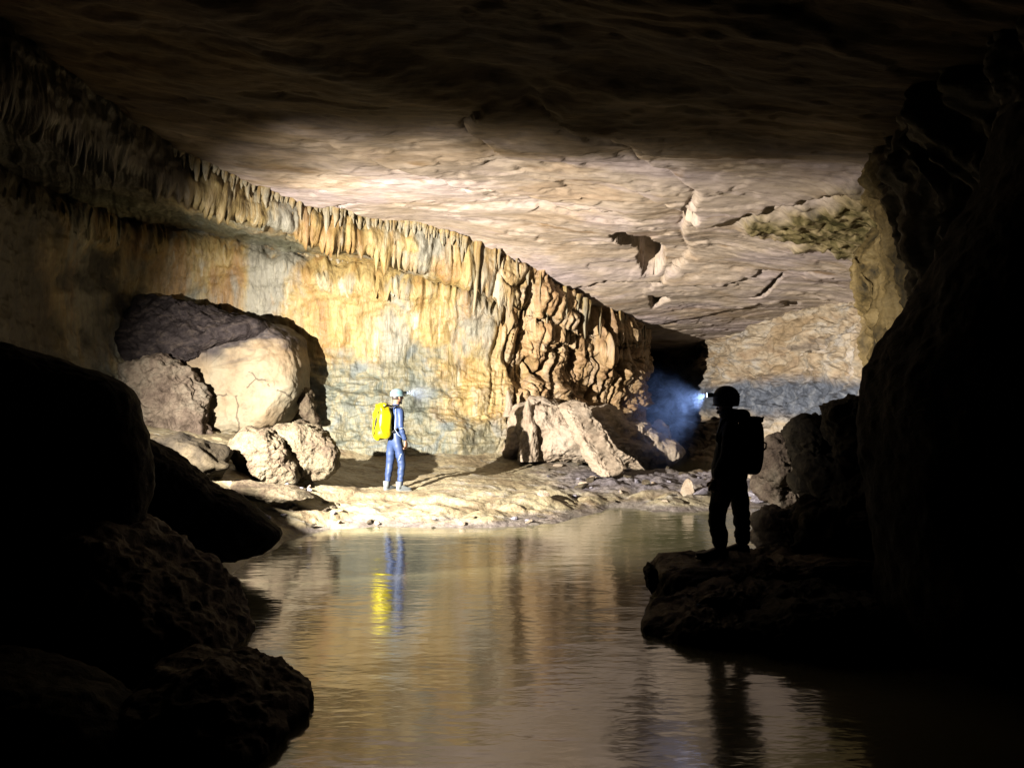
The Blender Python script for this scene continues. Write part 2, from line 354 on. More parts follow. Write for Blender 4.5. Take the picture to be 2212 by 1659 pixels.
# ------------------------------------------------------------------ left flowstone wall (loft of traced courses)
def left_wall():
    U = [-900, -500, -150, 100, 270, 480, 700, 850, 1020, 1150, 1210, 1275, 1345, 1376, 1372, 1290]
    DW = [3.5, 6.5, 9.6, 13, 15.2, 16.6, 17.0, 17.3, 17.8, 18.3, 19, 19.8, 20.5, 21.3, 23.5, 29]
    def row(vs, ds): return [P(u, v, d) for u, v, d in zip(U, vs, ds)]
    D0 = [3.2, 6.0, 7.8, 9.6, 11.5, 13.5, 15.3, 16.3, 17.0, 17.8, 18.6, 19.5, 20.4, 21.3, 23.5, 29]
    r0 = row([-900, -250, 10, 150, 262, 390, 462, 495, 540, 603, 645, 682, 690, 690, 700, 740], D0)
    up = [p+np.array([-.15, .25, .9]) for p in r0]
    r1 = row([-600, -60, 140, 270, 360, 450, 515, 555, 605, 665, 690, 720, 730, 730, 735, 760], [d+.08 for d in D0])
    r2 = row([-550, 60, 270, 405, 468, 508, 556, 582, 625, 690, 710, 740, 750, 750, 750, 770], [3.6, 6.7, 9.8, 13.2, 15.4, 16.8, 17.2, 17.4, 17.8, 18.2, 18.9, 19.7, 20.5, 21.3, 23.5, 29])
    r3 = row([-450, 120, 330, 450, 500, 545, 595, 615, 645, 710, 725, 755, 765, 765, 765, 780], [d-.25 for d in DW])
    r4 = row([-300, 240, 430, 520, 560, 600, 650, 665, 690, 740, 750, 780, 785, 785, 785, 790], [d-.1 for d in DW])
    r5 = row([0, 450, 560, 620, 650, 690, 745, 755, 775, 800, 810, 830, 830, 825, 825, 820], [d+.05 for d in DW])
    r6 = row([500, 750, 750, 780, 800, 820, 850, 855, 870, 890, 890, 890, 880, 870, 870, 860], [d-.2 for d in DW])
    r7 = row([1100, 1050, 980, 960, 950, 960, 960, 950, 955, 970, 970, 960, 950, 940, 930, 910], [d-.75 for d in DW])
    r8 = [p+np.array([0, -.4, -1.0]) for p in r7]
    V, s, t, Ks, Kt = loft([up, r0, r1, r2, r3, r4, r5, r6, r7, r8], 1150, 420)
    N = normals(V); 
    if N[200, 600, 1] > 0: N = -N
    Sg, Tg = np.meshgrid(s, t)
    X, Y, Z = V[..., 0], V[..., 1], V[..., 2]
    a = Sg
    ucol = (X/np.maximum(Y, .5))*F2+1106
    col = sstep(1030, 1150, ucol)*sstep(-1, 1, 1)        # the column end is more deeply fluted
    warp = .35*fbm(X*.7, Y*.7, Z*.28, 3, off=3.)
    fl = ridged((a+warp)*1.5, 0*a, Z*.22+warp, 3, .55, off=6.)
    fl2 = ridged((a+warp*.6)*4.2, 0*a+3., Z*.45, 3, .55, off=16.)
    lump = fbm(X*1.1, Y*1.1, Z*1.4, 5, .55, off=40.)
    high = sstep(1.9, 3.0, Z)
    lip = np.exp(-((Tg-Kt[1]-.3)/.45)**2)+np.exp(-((Tg-Kt[4])/.5)**2)
    lip = np.clip(lip, 0, 1)*sstep(-.4, .4, fbm(a*.9, 0*a, Z*.4, 3, off=61.)); pt = sstep(-.25, .35, fbm(X*.6, Y*.6, Z*.5, 3, off=44.))
    disp = (.045+.06*lip+.09*col)*fl*(.35+.65*high)*(.4+.8*pt)+(.016+.022*lip*pt+.03*col)*fl2*(.25+.75*high)+(.16+.10*col)*lump*(1-.45*high*(1-col))
    # deep cuts between the ribs of the column
    cut = np.abs(perlin((a+warp*.9+.05*lump)*1.7, 0*a+9., Z*.34+warp))
    disp -= col*.40*sstep(.10, .0, cut)*sstep(1.0, 1.8, Z)
    cut2 = np.abs(perlin((a+warp*.8+.06*lump)*3.4, 0*a+2., Z*.9+warp*1.5))
    disp -= col*.16*sstep(.09, .0, cut2)
    # horizontal bands low on the wall
    disp += .10*ridged(X*.4, Y*.4, Z*2.2, 3, off=12.)*(1-high)
    disp += .012*fbm(X*9, Y*9, Z*6, 3, off=1.)
    V = V+N*disp[..., None]
    # ragged lower lips of the two fringes
    kt = lambda i: np.exp(-((Tg-Kt[i])/.16)**2)
    rag = (np.abs(fbm(a*4.5, 0*a, 0*a, 4, .6, off=70.))*.28+np.abs(perlin(a*13, 0*a, 0*a+2))*.14)*(.4+1.4*sstep(-.4, .4, perlin(a*.8, 0*a, 0*a+6)))
    V[..., 2] -= rag*(kt(2)+kt(4)*.9)
    me = grid_mesh('cave_wall', V, flip=False)
    grey = sstep(3.05, 2.3, Z+.55*lump)*sstep(1010, 900, ucol+70*lump)+.8*sstep(1.45, 1.1, Z+.3*lump)
    grey = np.clip(np.maximum(grey, .30*sstep(480, 250, ucol+60*lump)*sstep(4.9, 4.4, Z)), 0, 1)
    add_attr(me, 'grey', grey); add_attr(me, 'column', np.clip(sstep(1040, 1180, ucol+50*lump)*.85, 0, 1)*(1-grey*.3))
    c2 = np.exp(-((Tg-(Kt[2]+Kt[3])/2)/.5)**2)*sstep(760, 620, ucol)
    add_attr(me, 'moss', np.clip(c2, 0, 1))
    add_attr(me, 'painted_shade', .94*np.maximum(sstep(14.2, 12.6, Y+.9*lump), sstep(-7.5, -8.3, X+.9*lump)))  # mask of the shade painted on the left end of the wall
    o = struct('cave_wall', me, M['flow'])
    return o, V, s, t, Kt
lw_obj, LWV, LWs, LWt, LWKt = left_wall()

# ------------------------------------------------------------------ right wall
def right_wall():
    # columns run from the tunnel towards the camera
    top = [P(1380, 720, 32), P(1450, 715, 27.5), P(1552, 742, 24.0), P(1640, 712, 22.3), P(1760, 680, 20.5), P(1885, 640, 18.0), P(1925, 560, 14.5), P(1925, 400, 11.6), P(1960, 270, 9.3), P(2150, 100, 7.2), P(2700, -300, 4.5), P(3600, -800, 2.5)]
    top = [p+np.array([.1, .1, .12]) for p in top]
    up = [p+np.array([.5, .3, .9]) for p in top]
    a = [P(1390, 770, 32), P(1455, 770, 27.5), P(1556, 785, 23.9), P(1640, 765, 22.0), P(1760, 735, 20.0), P(1875, 710, 17.3), P(1905, 640, 14.2), P(1935, 520, 11.2), P(2000, 420, 9.0), P(2200, 300, 7.0), P(2700, 100, 4.4), P(3600, 0, 2.5)]
    b = [P(1390, 850, 32), P(1455, 850, 27.4), P(1556, 850, 23.6), P(1640, 850, 21.6), P(1745, 830, 19.6), P(1850, 800, 16.8), P(1905, 750, 13.8), P(1970, 680, 11.0), P(2060, 620, 8.9), P(2250, 560, 6.9), P(2700, 500, 4.4), P(3600, 500, 2.5)]
    c = [P(1385, 940, 31.6), P(1450, 940, 27), P(1545, 935, 23.0), P(1630, 935, 20.8), P(1720, 930, 18.6), P(1830, 920, 15.9), P(1930, 900, 13.2), P(2000, 880, 10.6), P(2100, 850, 8.6), P(2300, 850, 6.6), P(2750, 900, 4.3), P(3600, 900, 2.4)]
    e = [p+np.array([-.9, -.5, -1.3]) for p in c]
    V, s, t, Ks, Kt = loft([up, top, a, b, c, e], 760, 260)
    N = normals(V)
    if N[130, 300, 0] > 0: N = -N
    Sg, Tg = np.meshgrid(s, t); X, Y, Z = V[..., 0], V[..., 1], V[..., 2]
    lump = fbm(X*.8, Y*.8, Z*.9, 5, .55, off=14.)
    near = sstep(15.5, 13., Y)
    w = .3*fbm(X*.6, Y*.6, Z*.6, 3, off=5)
    bed = ridged(X*.25, Y*.25, (Z+w)*1.7, 4, .55, off=23.)
    fl = ridged((Sg+w)*1.6, 0*Sg, Z*.3, 3, off=33.)
    disp = .24*lump+.20*bed*(1-near)+.22*fl*near+.10*near*fbm(X*3, Y*3, Z*1.6, 5, .6, off=4.)+.012*fbm(X*9, Y*9, Z*9, 3)
    st = np.floor((Z+w)*2.1); disp += .16*(perlin(st*3.7, 0*st+.5, X*.25))*(1-near)
    V = V+N*disp[..., None]
    me = grid_mesh('cave_wall', V)
    add_attr(me, 'blue', np.clip(sstep(2.35, 1.95, Z+.25*lump)*sstep(1.0, 1.4, Z+.2*lump)*(1-near), 0, 1))
    add_attr(me, 'moss', np.clip(near*1.1, 0, 1)); add_attr(me, 'painted_shade', .95*sstep(11.0, 9.2, Y+.8*lump))  # second mask: shade painted on the near right wall
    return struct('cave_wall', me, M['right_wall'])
right_wall()

# ------------------------------------------------------------------ floor and water
def floor():
    xs = np.concatenate([np.arange(-12, -6, .12), np.arange(-6, 6.5, .028), np.arange(6.5, 13, .12)])
    ys = np.concatenate([np.arange(-4, 9.5, .15), np.arange(9.5, 18, .028), np.arange(18, 34, .08)])
    X, Y = np.meshgrid(xs, ys)
    ctl = [Pz(620, 1165, 0), Pz(720, 1142, 0), Pz(860, 1137, 0), Pz(1000, 1140, 0), Pz(1130, 1138, 0), Pz(1250, 1112, 0), Pz(1330, 1096, 0), Pz(1420, 1104, 0), Pz(1520, 1103, 0), Pz(1640, 1093, 0), Pz(1760, 1095, .02),
           Pz(640, 1082, .36), Pz(760, 1068, .34), Pz(850, 1063, .31), Pz(960, 1070, .29), Pz(1100, 1078, .22), Pz(1200, 1085, .16), Pz(1300, 1078, .1), Pz(1450, 1080, .10), Pz(1600, 1070, .12),
           Pz(760, 1000, .55), Pz(900, 985, .62), Pz(1100, 992, .5), Pz(1250, 1018, .30), Pz(1400, 1030, .26), Pz(1520, 1030, .22), Pz(1000, 1030, .42), Pz(850, 1040, .36), Pz(1250, 1050, .2), Pz(1650, 1030, .35),
           (5.2, 20, -.1), (6, 25, .0), (6.5, 31, .2), (2.5, 18, .2), (0, 17.5, .75), (-3, 17, .95), (-5, 16, 1.2),
           (-5, 13.5, 1.05), (-6.5, 11, 1.5), (-4.6, 10.5, .7), (-4.2, 8, .7), (-3.9, 6, .5), (-3.6, 3, .4), (-7, 6, 1.0), (-9, 4, 1.1), (-9, 14, 1.5),
           (-2.5, 9, -.35), (0, 9, -.5), (2, 9.5, -.5), (0, 6, -.6), (-1.5, 6, -.5), (2, 6, -.5), (0, 2, -.6), (2, 2, -.5), (-2, 2, -.3), (0, 11, -.22), (-2.5, 10.2, -.12), (2.5, 11.5, -.25), (4, 11.7, -.1), (0, -4, -.5),
           (3.9, 9.2, .15), (4.6, 11.2, .45), (3.6, 7.5, -.08), (3.9, 5, -.3), (6, 13, .7), (7.5, 16, 1.0), (8.5, 19, 1.1), (9, 8, 1.1), (10, 2, 1.0), (12, 20, 1.2)]
    Z = rbf(ctl, np.stack([X, Y], -1))
    land = sstep(-.1, .12, Z)
    lump = fbm(X*1.1, Y*1.6, 0*X, 5, .5, off=61.)
    Z += .05*lump*land
    # dried mud steps and rimmed mounds along the shore
    shore = np.exp(-((Z-.16)/.16)**2)
    Z += shore*(.12*np.abs(fbm(X*1.3, Y*1.9, 0*X, 4, off=77.))+.04*ridged(X*.7, Y*1.6, 0*X, 3, off=12.)-.05)
    # low ledge the caver stands on
    led = [Pz(560, 1100, .3)[:2], Pz(640, 1078, .36)[:2], Pz(760, 1066, .34)[:2], Pz(860, 1066, .31)[:2], Pz(960, 1076, .28)[:2], Pz(1100, 1090, .2)[:2]]
    wob = .12*fbm(X*1.5, Y*1.5, 0*X, 4, off=3.)
    dd, sg = poly_dist(X+wob, Y+wob, led)
    Z -= .10*sstep(.06, -.02, sg*dd)*np.exp(-(dd/.45)**2)
    # broken stones in the stream bed at the right
    st = sstep(.1, 1.5, X+.3*lump)*sstep(17.8, 16., Y)*land
    n1 = ridged(X*1.4, Y*2.2, 0*X, 4, .55, off=90.)
    Z += st*(.05*n1-.035)
    t = (Z+.06*fbm(X*.9, Y*1.1, 0*X, 4, off=8))*9
    Z += land*.022*(sstep(.5, 1., t-np.floor(t))-.5)*sstep(-.3, .3, fbm(X*.5, Y*.5, 0*X, 3, off=18.))
    Z += .008*fbm(X*9, Y*12, 0*X, 3)*land
    me = grid_mesh('cave_floor', np.stack([X, Y, Z], -1))
    gr = np.clip(st*sstep(13.4, 14.6, Y+.5*lump)+.7*sstep(.10, .03, Z+.05*lump), 0, 1)
    add_attr(me, 'grey', gr)
    struct('cave_floor', me, M['floor'])
floor()

def water():
    m, nt, b = base_mat('cave_pool_water')
    tc = nt.nodes.new('ShaderNodeTexCoord'); co = tc.outputs['Object']
    c = ramp(nt, [(0.35, (.06, .06, .03)), (0.6, (.11, .10, .06)), (0.75, (.13, .115, .08))], noise(nt, co, .6, 5, .6))
    nt.links.new(c, b.inputs['Base Color']); b.inputs['Roughness'].default_value = 0.11; b.inputs['IOR'].default_value = 2.4
    b.inputs['Specular IOR Level'].default_value = 0.5
    n1 = noise(nt, mapped(nt, co, (.7, 2.6, 1)), 1.3, 2, .5, .4)
    n2 = noise(nt, mapped(nt, co, (1.2, 3.2, 1)), 5.0, 2, .5, .3)
    n3 = noise(nt, co, 0.5, 2, .5)
    h = math_n(nt, 'ADD', math_n(nt, 'MULTIPLY', n1, .05), math_n(nt, 'MULTIPLY', math_n(nt, 'MULTIPLY', n2, n3), .03))
    bp = nt.nodes.new('ShaderNodeBump'); bp.inputs['Strength'].default_value = 0.17; bp.inputs['Distance'].default_value = 1.0
    nt.links.new(h, bp.inputs['Height']); nt.links.new(bp.outputs[0], b.inputs['Normal'])
    xs = np.linspace(-9, 11, 40); ys = np.linspace(-4, 24, 56); X, Y = np.meshgrid(xs, ys)
    struct('water', grid_mesh('water', np.stack([X, Y, 0*X], -1)), m)
water()

# ------------------------------------------------------------------ rocks
def rock(name, outline, d, thick, mat, label, cat='boulder', group=None, amp=.06, freq=1.6, ex=.75, ey=.75, facets=.0, rid=.0, seed=0, n=150, tilt=0.0, top_shade=False, back=None, fine=.012, parent=None):
    """a solid rock whose outline as seen from the pool is given; thick = half depth in metres"""
    pts = np.array([P(u, v, d) for u, v in outline]); cx, cz = pts[:, 0].mean(), pts[:, 2].mean()
    th = np.arctan2(pts[:, 2]-cz, pts[:, 0]-cx); rr = np.hypot(pts[:, 2]-cz, pts[:, 0]-cx)
    o = np.argsort(th); th = th[o]; rr = rr[o]
    nth, nph = n, n//2
    TH = np.linspace(-math.pi, math.pi, nth, endpoint=False)
    # straight sides between the traced corners
    px, pz = rr*np.cos(th), rr*np.sin(th)
    Rv = np.zeros(nth)
    for i, tt in enumerate(TH):
        k = np.searchsorted(th, tt) % len(th); j = (k-1) % len(th)
        ax, az, bx, bz = px[j], pz[j], px[k], pz[k]; dx, dz = math.cos(tt), math.sin(tt)
        den = dx*(bz-az)-dz*(bx-ax)
        Rv[i] = (ax*(bz-az)-az*(bx-ax))/den if abs(den) > 1e-9 else rr[k]
    Rv = np.clip(np.abs(Rv), rr.min()*.6, rr.max()*1.05)
    for _ in range(max(1, nth//90)): Rv = (Rv+np.roll(Rv, 1)+np.roll(Rv, -1))/3
    ph = np.linspace(0.0, math.pi, nph)
    sn = np.sin(ph)**ex; cs = np.sign(np.cos(ph))*np.abs(np.cos(ph))**ey
    tb = thick if back is None else back
    yy = np.where(cs > 0, -cs*thick, -cs*tb)
    x = cx+sn[:, None]*(Rv*np.cos(TH))[None]; z = cz+sn[:, None]*(Rv*np.sin(TH))[None]; y = d+yy[:, None]+0*x
    y = y+tilt*(z-cz)
    V = np.stack([x, y, z], -1)
    N = normals(V, True)
    cen = np.array([cx, d, cz])
    if ((V-cen)*N).sum(-1).mean() < 0: N = -N
    N[0] = (0, -1, 0); N[-1] = (0, 1, 0)
    so = seed*7.31
    D = amp*fbm(x*freq, y*freq, z*freq, 5, .55, off=so)
    if rid: D += rid*ridged(x*freq*1.3, y*freq*1.3, z*freq*1.3, 4, .55, off=so+3)*.6
    if facets:
        rs = np.random.RandomState(seed+11)
        r = np.linalg.norm(np.stack([Rv.max()*0+1, 1, 1])) if False else 1
        for _ in range(7):
            nv = rs.normal(size=3); nv /= np.linalg.norm(nv)
            pr = ((V-cen)*nv).sum(-1); lim = pr.max()*(1-facets*rs.uniform(.4, 1))
            ov = np.maximum(pr-lim, 0); V = V-ov[..., None]*.85*nv
    D += fine*fbm(x*freq*7, y*freq*7, z*freq*7, 3, off=so)
    V = V+N*D[..., None]
    base = np.array([cx, d, V[..., 2].min()])
    me = grid_mesh(name, V-base, wrap_u=True, flip=True)
    if top_shade:
        N2 = normals(V, True); N2 = N2*np.sign(((V-cen)*N2).sum(-1).mean())
        tz = sstep(top_shade[0], top_shade[1], V[..., 2]+.35*fbm(x*1.3, y*1.3, z*3, 4, off=so)-.10*x)
        add_attr(me, 'top', tz)  # mask of the shade painted on the rock's upper part
    ob = link(name, me, mat, parent, tuple(base))
    tag(ob, label, cat, group)
    return ob

def oct_pts(u0, v0, u1, v1, seed, n=9, j=.14):
    rs = np.random.RandomState(seed); out = []
    for i in range(n):
        a = 2*math.pi*i/n+rs.uniform(-.2, .2); k = 1+rs.uniform(-j, j)
        out.append(((u0+u1)/2+(u1-u0)/2*k*math.cos(a), (v0+v1)/2+(v1-v0)/2*k*math.sin(a)))
    return out

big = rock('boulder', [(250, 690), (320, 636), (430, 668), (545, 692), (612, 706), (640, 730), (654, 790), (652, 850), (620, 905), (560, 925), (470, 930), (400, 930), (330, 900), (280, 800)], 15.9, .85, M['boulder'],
     'huge flat-faced pale boulder with a dark ragged top on the left shore', amp=.06, freq=.9, ex=.30, ey=.30, seed=2, n=420, rid=.04, facets=.12, top_shade=(3.15, 3.45), tilt=.18, fine=.02)
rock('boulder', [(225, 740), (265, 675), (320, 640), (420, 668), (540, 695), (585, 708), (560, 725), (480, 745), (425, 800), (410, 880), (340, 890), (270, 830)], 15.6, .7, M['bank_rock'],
     'dark ragged rock slope running up behind the left side of the huge pale boulder', seed=70, n=300, amp=.10, rid=.10, freq=1.8, ex=.6, facets=.34, top_shade=(2.8, 3.1))
rock('boulder', [(270, 800), (330, 772), (400, 795), (430, 830), (446, 890), (470, 960), (430, 990), (330, 990), (260, 900)], 14.5, .35, M['bank_rock'],
     'rugged dark grey boulder leaning on the left side of the huge pale boulder', seed=3, n=200, amp=.14, rid=.12, freq=2, facets=.34)
rock('boulder', [(505, 960), (530, 925), (580, 935), (612, 950), (632, 990), (636, 1030), (610, 1050), (560, 1052), (520, 1010)], 12.4, .4, M['rough_rock'],
     'spiky brown boulder at the foot of the huge pale boulder, left of a rounder one', seed=4, n=200, amp=.05, rid=.07, freq=3, facets=.32)
rock('boulder', [(600, 920), (650, 912), (700, 936), (730, 977), (734, 1005), (705, 1030), (650, 1032), (622, 1000), (612, 950)], 12.8, .45, M['rough_rock'],
     'round greenish boulder between the brown spiky boulder and the caver in blue', seed=5, n=200, amp=.05, rid=.05, freq=3, facets=.32)
rock('rock', [(640, 855), (655, 838), (672, 842), (678, 870), (690, 915), (660, 910), (648, 880)], 15.9, .2, M['rough_rock'],
     'small upright orange brown rock wedged beside the right edge of the huge pale boulder', 'rock', seed=6, n=90, amp=.07, freq=4)
rock('rock', [(290, 960), (400, 935), (480, 955), (515, 1005), (470, 1048), (330, 1045)], 11.6, .5, M['dark_rock'],
     'low grey rock in half shade left of the spiky brown boulder', 'rock', seed=7, n=120, amp=.1, facets=.34)
rock('rock', [(500, 1040), (560, 1048), (630, 1050), (665, 1062), (690, 1080), (600, 1085), (520, 1075)], 11.7, .4, M['rough_rock'],
     'flat brown rock lying under the two rough boulders', 'rock', seed=8, n=120, amp=.06)
# right side of the shore, below the column
rock('boulder', [(1095, 985), (1100, 920), (1118, 880), (1150, 862), (1200, 868), (1240, 890), (1280, 940), (1300, 990), (1200, 998)], 17.3, .7, M['slab'],
     'broad grey tan boulder behind the leaning slab, left of it', seed=10, n=260, amp=.12, rid=.05, freq=1.6)
rock('boulder', [(1250, 930), (1270, 885), (1310, 875), (1360, 915), (1430, 940), (1470, 965), (1482, 982), (1440, 1000), (1340, 1005), (1270, 1000)], 17.8, .7, M['slab'],
     'long tan boulder behind the leaning slab, right of it and below the column', seed=12, n=260, amp=.13, rid=.06, freq=1.8, facets=.12)
rock('rock', [(1400, 935), (1420, 905), (1445, 920), (1450, 945), (1425, 955)], 18.6, .25, M['slab'], 'small pale rock at the foot of the column beside the dark tunnel', 'rock', seed=13, n=90, amp=.08, facets=.2)

def box_rock(name, a, b, wv, tv, mat, label, cat, seed, taper=.85):
    """slab from a (top) to b (bottom), half width wv, half thickness tv"""
    a, b, wv, tv = map(np.array, (a, b, wv, tv)); nl, nr = 160, 120
    ang = np.linspace(0, 2*math.pi, nr, endpoint=False)
    cx = np.sign(np.cos(ang))*np.abs(np.cos(ang))**.35; sx = np.sign(np.sin(ang))*np.abs(np.sin(ang))**.35
    L = np.linspace(0, 1, nl); rad = np.minimum(1, (np.minimum(L, 1-L)*26+1e-4))**.35*(taper+(1-taper)*L)
    V = a+(b-a)*L[:, None, None]+rad[:, None, None]*(cx[None, :, None]*wv+sx[None, :, None]*tv)
    N = normals(V, True); ax = (a+(b-a)*L[:, None, None])
    if ((V-ax)*N).sum(-1).mean() < 0: N = -N
    x, y, z = V[..., 0], V[..., 1], V[..., 2]
    V = V+N*(.05*fbm(x*2, y*2, z*2, 4, off=seed*3.)+.02*ridged(x*7, y*7, z*7, 3, off=seed)+.01*fbm(x*20, y*20, z*20, 2))[..., None]
    base = b.copy(); base[2] = V[..., 2].min()
    ob = link(name, grid_mesh(name, V-base, wrap_u=True), mat, None, tuple(base)); tag(ob, label, cat); return ob
box_rock('slab', P(1232, 868, 16.3), P(1322, 1022, 15.3), (.25, .16, .08), (.10, -.17, -.03), M['slab'], 'long tan slab of rock leaning against the boulders below the column', 'rock', 5)

def cone(name, base, h, r, mat, seed, top=.25, down=False, n=26, nl=40):
    L = np.linspace(0, 1, nl); ang = np.linspace(0, 2*math.pi, n, endpoint=False)
    rad = r*((1-L)**.8*(1-top)+top*np.sqrt(np.clip(1-L**6, 0, 1)))
    x = rad[:, None]*np.cos(ang); y = rad[:, None]*np.sin(ang); z = (h*L)[:, None]+0*x
    k = 1+.25*fbm(x*9, y*9, z*5, 3, off=seed*2.1)
    wx = .10*r*np.sin(L*7+seed)[:, None]
    z = -z if down else z
    return grid_mesh(name, np.stack([x*k+wx, y*k, z], -1), wrap_u=True, flip=down)
for (u, v0, v1, d, r, lab) in ((386, 680, 655, 16.5, .035, 'tiny dark stalagmite on top of the huge boulder, leftmost of three'),
                               (475, 698, 655, 16.5, .06, 'tallest dark stalagmite standing on top of the huge boulder'),
                               (508, 702, 676, 16.5, .04, 'short dark stalagmite on the huge boulder, right of the tallest one')):
    p = P(u, v0, d); h = (v0-v1)*d/F2
    tag(link('stalagmite', cone('stalagmite', p, h+.08, r, M['dark_rock'], u, .55), M['dark_rock'], None, (p[0], p[1], p[2]-.08)), lab, 'stalagmite', 'stalagmites on the huge boulder')
for (u, v0, v1, d, r, lab) in ((1142, 985, 862, 16.6, .22, 'pale conical stalagmite in front of the left foot of the column'),
                               (1098, 890, 842, 17.3, .11, 'white topped stalagmite stump beside the left foot of the column'),
                               (985, 890, 830, 17.3, .0, ''), (640, 0, 0, 0, 0, '')):
    if not lab or not r: continue
    p = P(u, v0, d); h = (v0-v1)*d/F2
    tag(link('stalagmite', cone('stalagmite', p, h+.1, r, M['flow'], u, .3, n=60, nl=80), M['slab'], None, (p[0], p[1], p[2]-.1)), lab, 'stalagmite')

# stalactite fringes hanging from the two lips of the wall
protos = [cone('stalactite', None, 1.0, .13, M['flow'], k, .12, True, n=14, nl=18) for k in range(5)]
def fringe(row, cnt, u0, u1, hmin, hmax, label, group, seed):
    rs = random.Random(seed); j = int(np.argmin(np.abs(LWt-LWKt[row])))
    lane = LWV[max(0, j-3)]; us = lane[:, 0]/np.maximum(lane[:, 1], .5)*F2+1106
    ok = [i for i in range(len(us)) if u0 < us[i] < u1 and 6 < lane[i, 1] < 23]
    for k in range(cnt):
        i = ok[int((k+rs.random()*.9)/cnt*len(ok))]; p = lane[i]
        h = rs.uniform(hmin, hmax)*rs.choice((.4, .6, .8, 1, 1.3, 2.0)); w = rs.uniform(.2, .75)
        o = bpy.data.objects.new('stalactite', protos[k % 5]); C.objects.link(o)
        if not protos[k % 5].materials: protos[k % 5].materials.append(M['flow'])
        o.location = (p[0]+rs.uniform(-.03, .03), p[1]-.05, p[2]+.12); o.scale = (w, w, h+.1); o.rotation_euler = (rs.uniform(-.05, .05), rs.uniform(-.05, .05), rs.uniform(0, 6))
        tag(o, label, 'stalactite', group)
fringe(1, 90, 380, 1010, .12, .28, 'small stalactite in the upper fringe where the flat roof meets the left wall', 'upper stalactite fringe', 3)
fringe(3, 90, 230, 1000, .12, .28, 'small stalactite in the lower fringe under the greenish recess of the left wall', 'lower stalactite fringe', 4)
fringe(1, 26, 1020, 1420, .4, .9, 'long stalactite along the top of the fluted column beside the tunnel', 'stalactites of the column', 5)

# foreground, all in shade
rock('boulder', [(2190, 190), (2105, 420), (2005, 592), (1918, 725), (1868, 805), (1862, 900), (1880, 1100), (1900, 1350), (2100, 1650), (2500, 1750), (3000, 1500), (3000, 500), (2700, 100)], 6.6, 1.2, M['dark_rock'],
     'black overhanging rock mass filling the right foreground', seed=20, n=300, amp=.05, rid=.03, freq=1.4, back=.12, ex=.5)
rp = [(1705, 905, 1795, 1005, 9.6), (1650, 950, 1720, 1040, 10.4), (1795, 850, 1910, 970, 8.8), (1730, 980, 1850, 1080, 9.2), (1640, 1010, 1740, 1090, 10.6), (1800, 1040, 1900, 1150, 8.6), (1640, 1105, 1760, 1200, 8.7), (1720, 1090, 1880, 1230, 8.3)]
rl = ['dark knobbly rock low on the right slope, beside the shaded man\'s backpack', 'lit yellowish rock just behind the shaded man\'s backpack', 'dark rock topmost of the pile against the black overhang',
      'dark rock in the middle of the right rock pile', 'pinkish broken rock at the water behind the shaded man\'s hip', 'dark rock lowest right in the pile, under the overhang', 'rounded mossy rock at the water right of the shaded man\'s legs', 'broad dark rock behind the rounded mossy rock']
for k, (b_, l_) in enumerate(zip(rp, rl)):
    rock('rock', oct_pts(b_[0], b_[1], b_[2], b_[3], 30+k), b_[4], .45, M['dark_rock'] if k not in (1, 4, 6) else M['bank_rock'], l_, 'rock', seed=30+k, n=150, amp=.12, rid=.07, freq=2.4, facets=.25)
fr = [((1420, 1240), (1438, 1220), (1520, 1213), (1640, 1209), (1780, 1206), (1900, 1208), (1900, 1290), (1700, 1310), (1560, 1312), (1428, 1300)), 7.9
      ], [((1392, 1232), (1402, 1212), (1416, 1226), (1421, 1252), (1408, 1282), (1396, 1270)), 7.5
      ], [((1436, 1300), (1470, 1272), (1540, 1258), (1680, 1262), (1800, 1290), (1760, 1345), (1600, 1352), (1460, 1346)), 7.3
      ], [((1386, 1343), (1420, 1326), (1500, 1312), (1600, 1318), (1720, 1345), (1700, 1385), (1560, 1398), (1440, 1400)), 6.9
      ], [((1580, 1350), (1660, 1310), (1800, 1290), (1950, 1320), (1990, 1440), (1800, 1470), (1620, 1430)), 6.6]
fl_ = ['flat topped rock at the pool edge that the shaded man stands on', 'small upright black rock sticking out of the pool', 'sloping wet rock just below the shaded man\'s feet', 'pointed low rock reaching furthest into the pool on the right', 'wide black rock in the lower right of the bank']
for k, (item, l_) in enumerate(zip(fr, fl_)):
    o_, d_ = item[0], item[1]
    rock('rock', o_, d_, .55 if k != 1 else .1, M['dark_rock'] if k in (1, 4) else M['bank_rock'], l_, 'rock', seed=50+k, n=200, amp=.05 if k != 1 else .02, rid=.05 if k != 1 else 0, freq=3.2, facets=.22 if k > 1 else 0, ex=.35, ey=.5)
rock('boulder', [(180, 1160), (240, 1135), (330, 1190), (410, 1255), (465, 1310), (485, 1370), (492, 1450), (470, 1520), (250, 1560), (60, 1500), (60, 1250)], 6.3, .8, M['bank_rock'],
     'dark ribbed boulder sloping into the pool in the left foreground', seed=60, n=260, amp=.08, rid=.07, freq=1.9, ex=.6)
rock('rock', [(330, 1460), (470, 1440), (540, 1475), (600, 1515), (638, 1540), (640, 1600), (600, 1700), (300, 1720), (250, 1560)], 4.9, .6, M['bank_rock'],
     'low black ledge in the near left corner, lapped by the pool', 'rock', seed=61, n=220, amp=.06, rid=.05, freq=2.2, ex=.5)
rock('boulder', [(-300, 1400), (60, 1440), (200, 1500), (300, 1580), (340, 1680), (330, 1850), (-300, 1900)], 4.5, .5, M['dark_rock'],
     'black boulder in the very bottom left corner below the ribbed boulder', seed=64, n=160, amp=.05, freq=1.8, ex=.5)
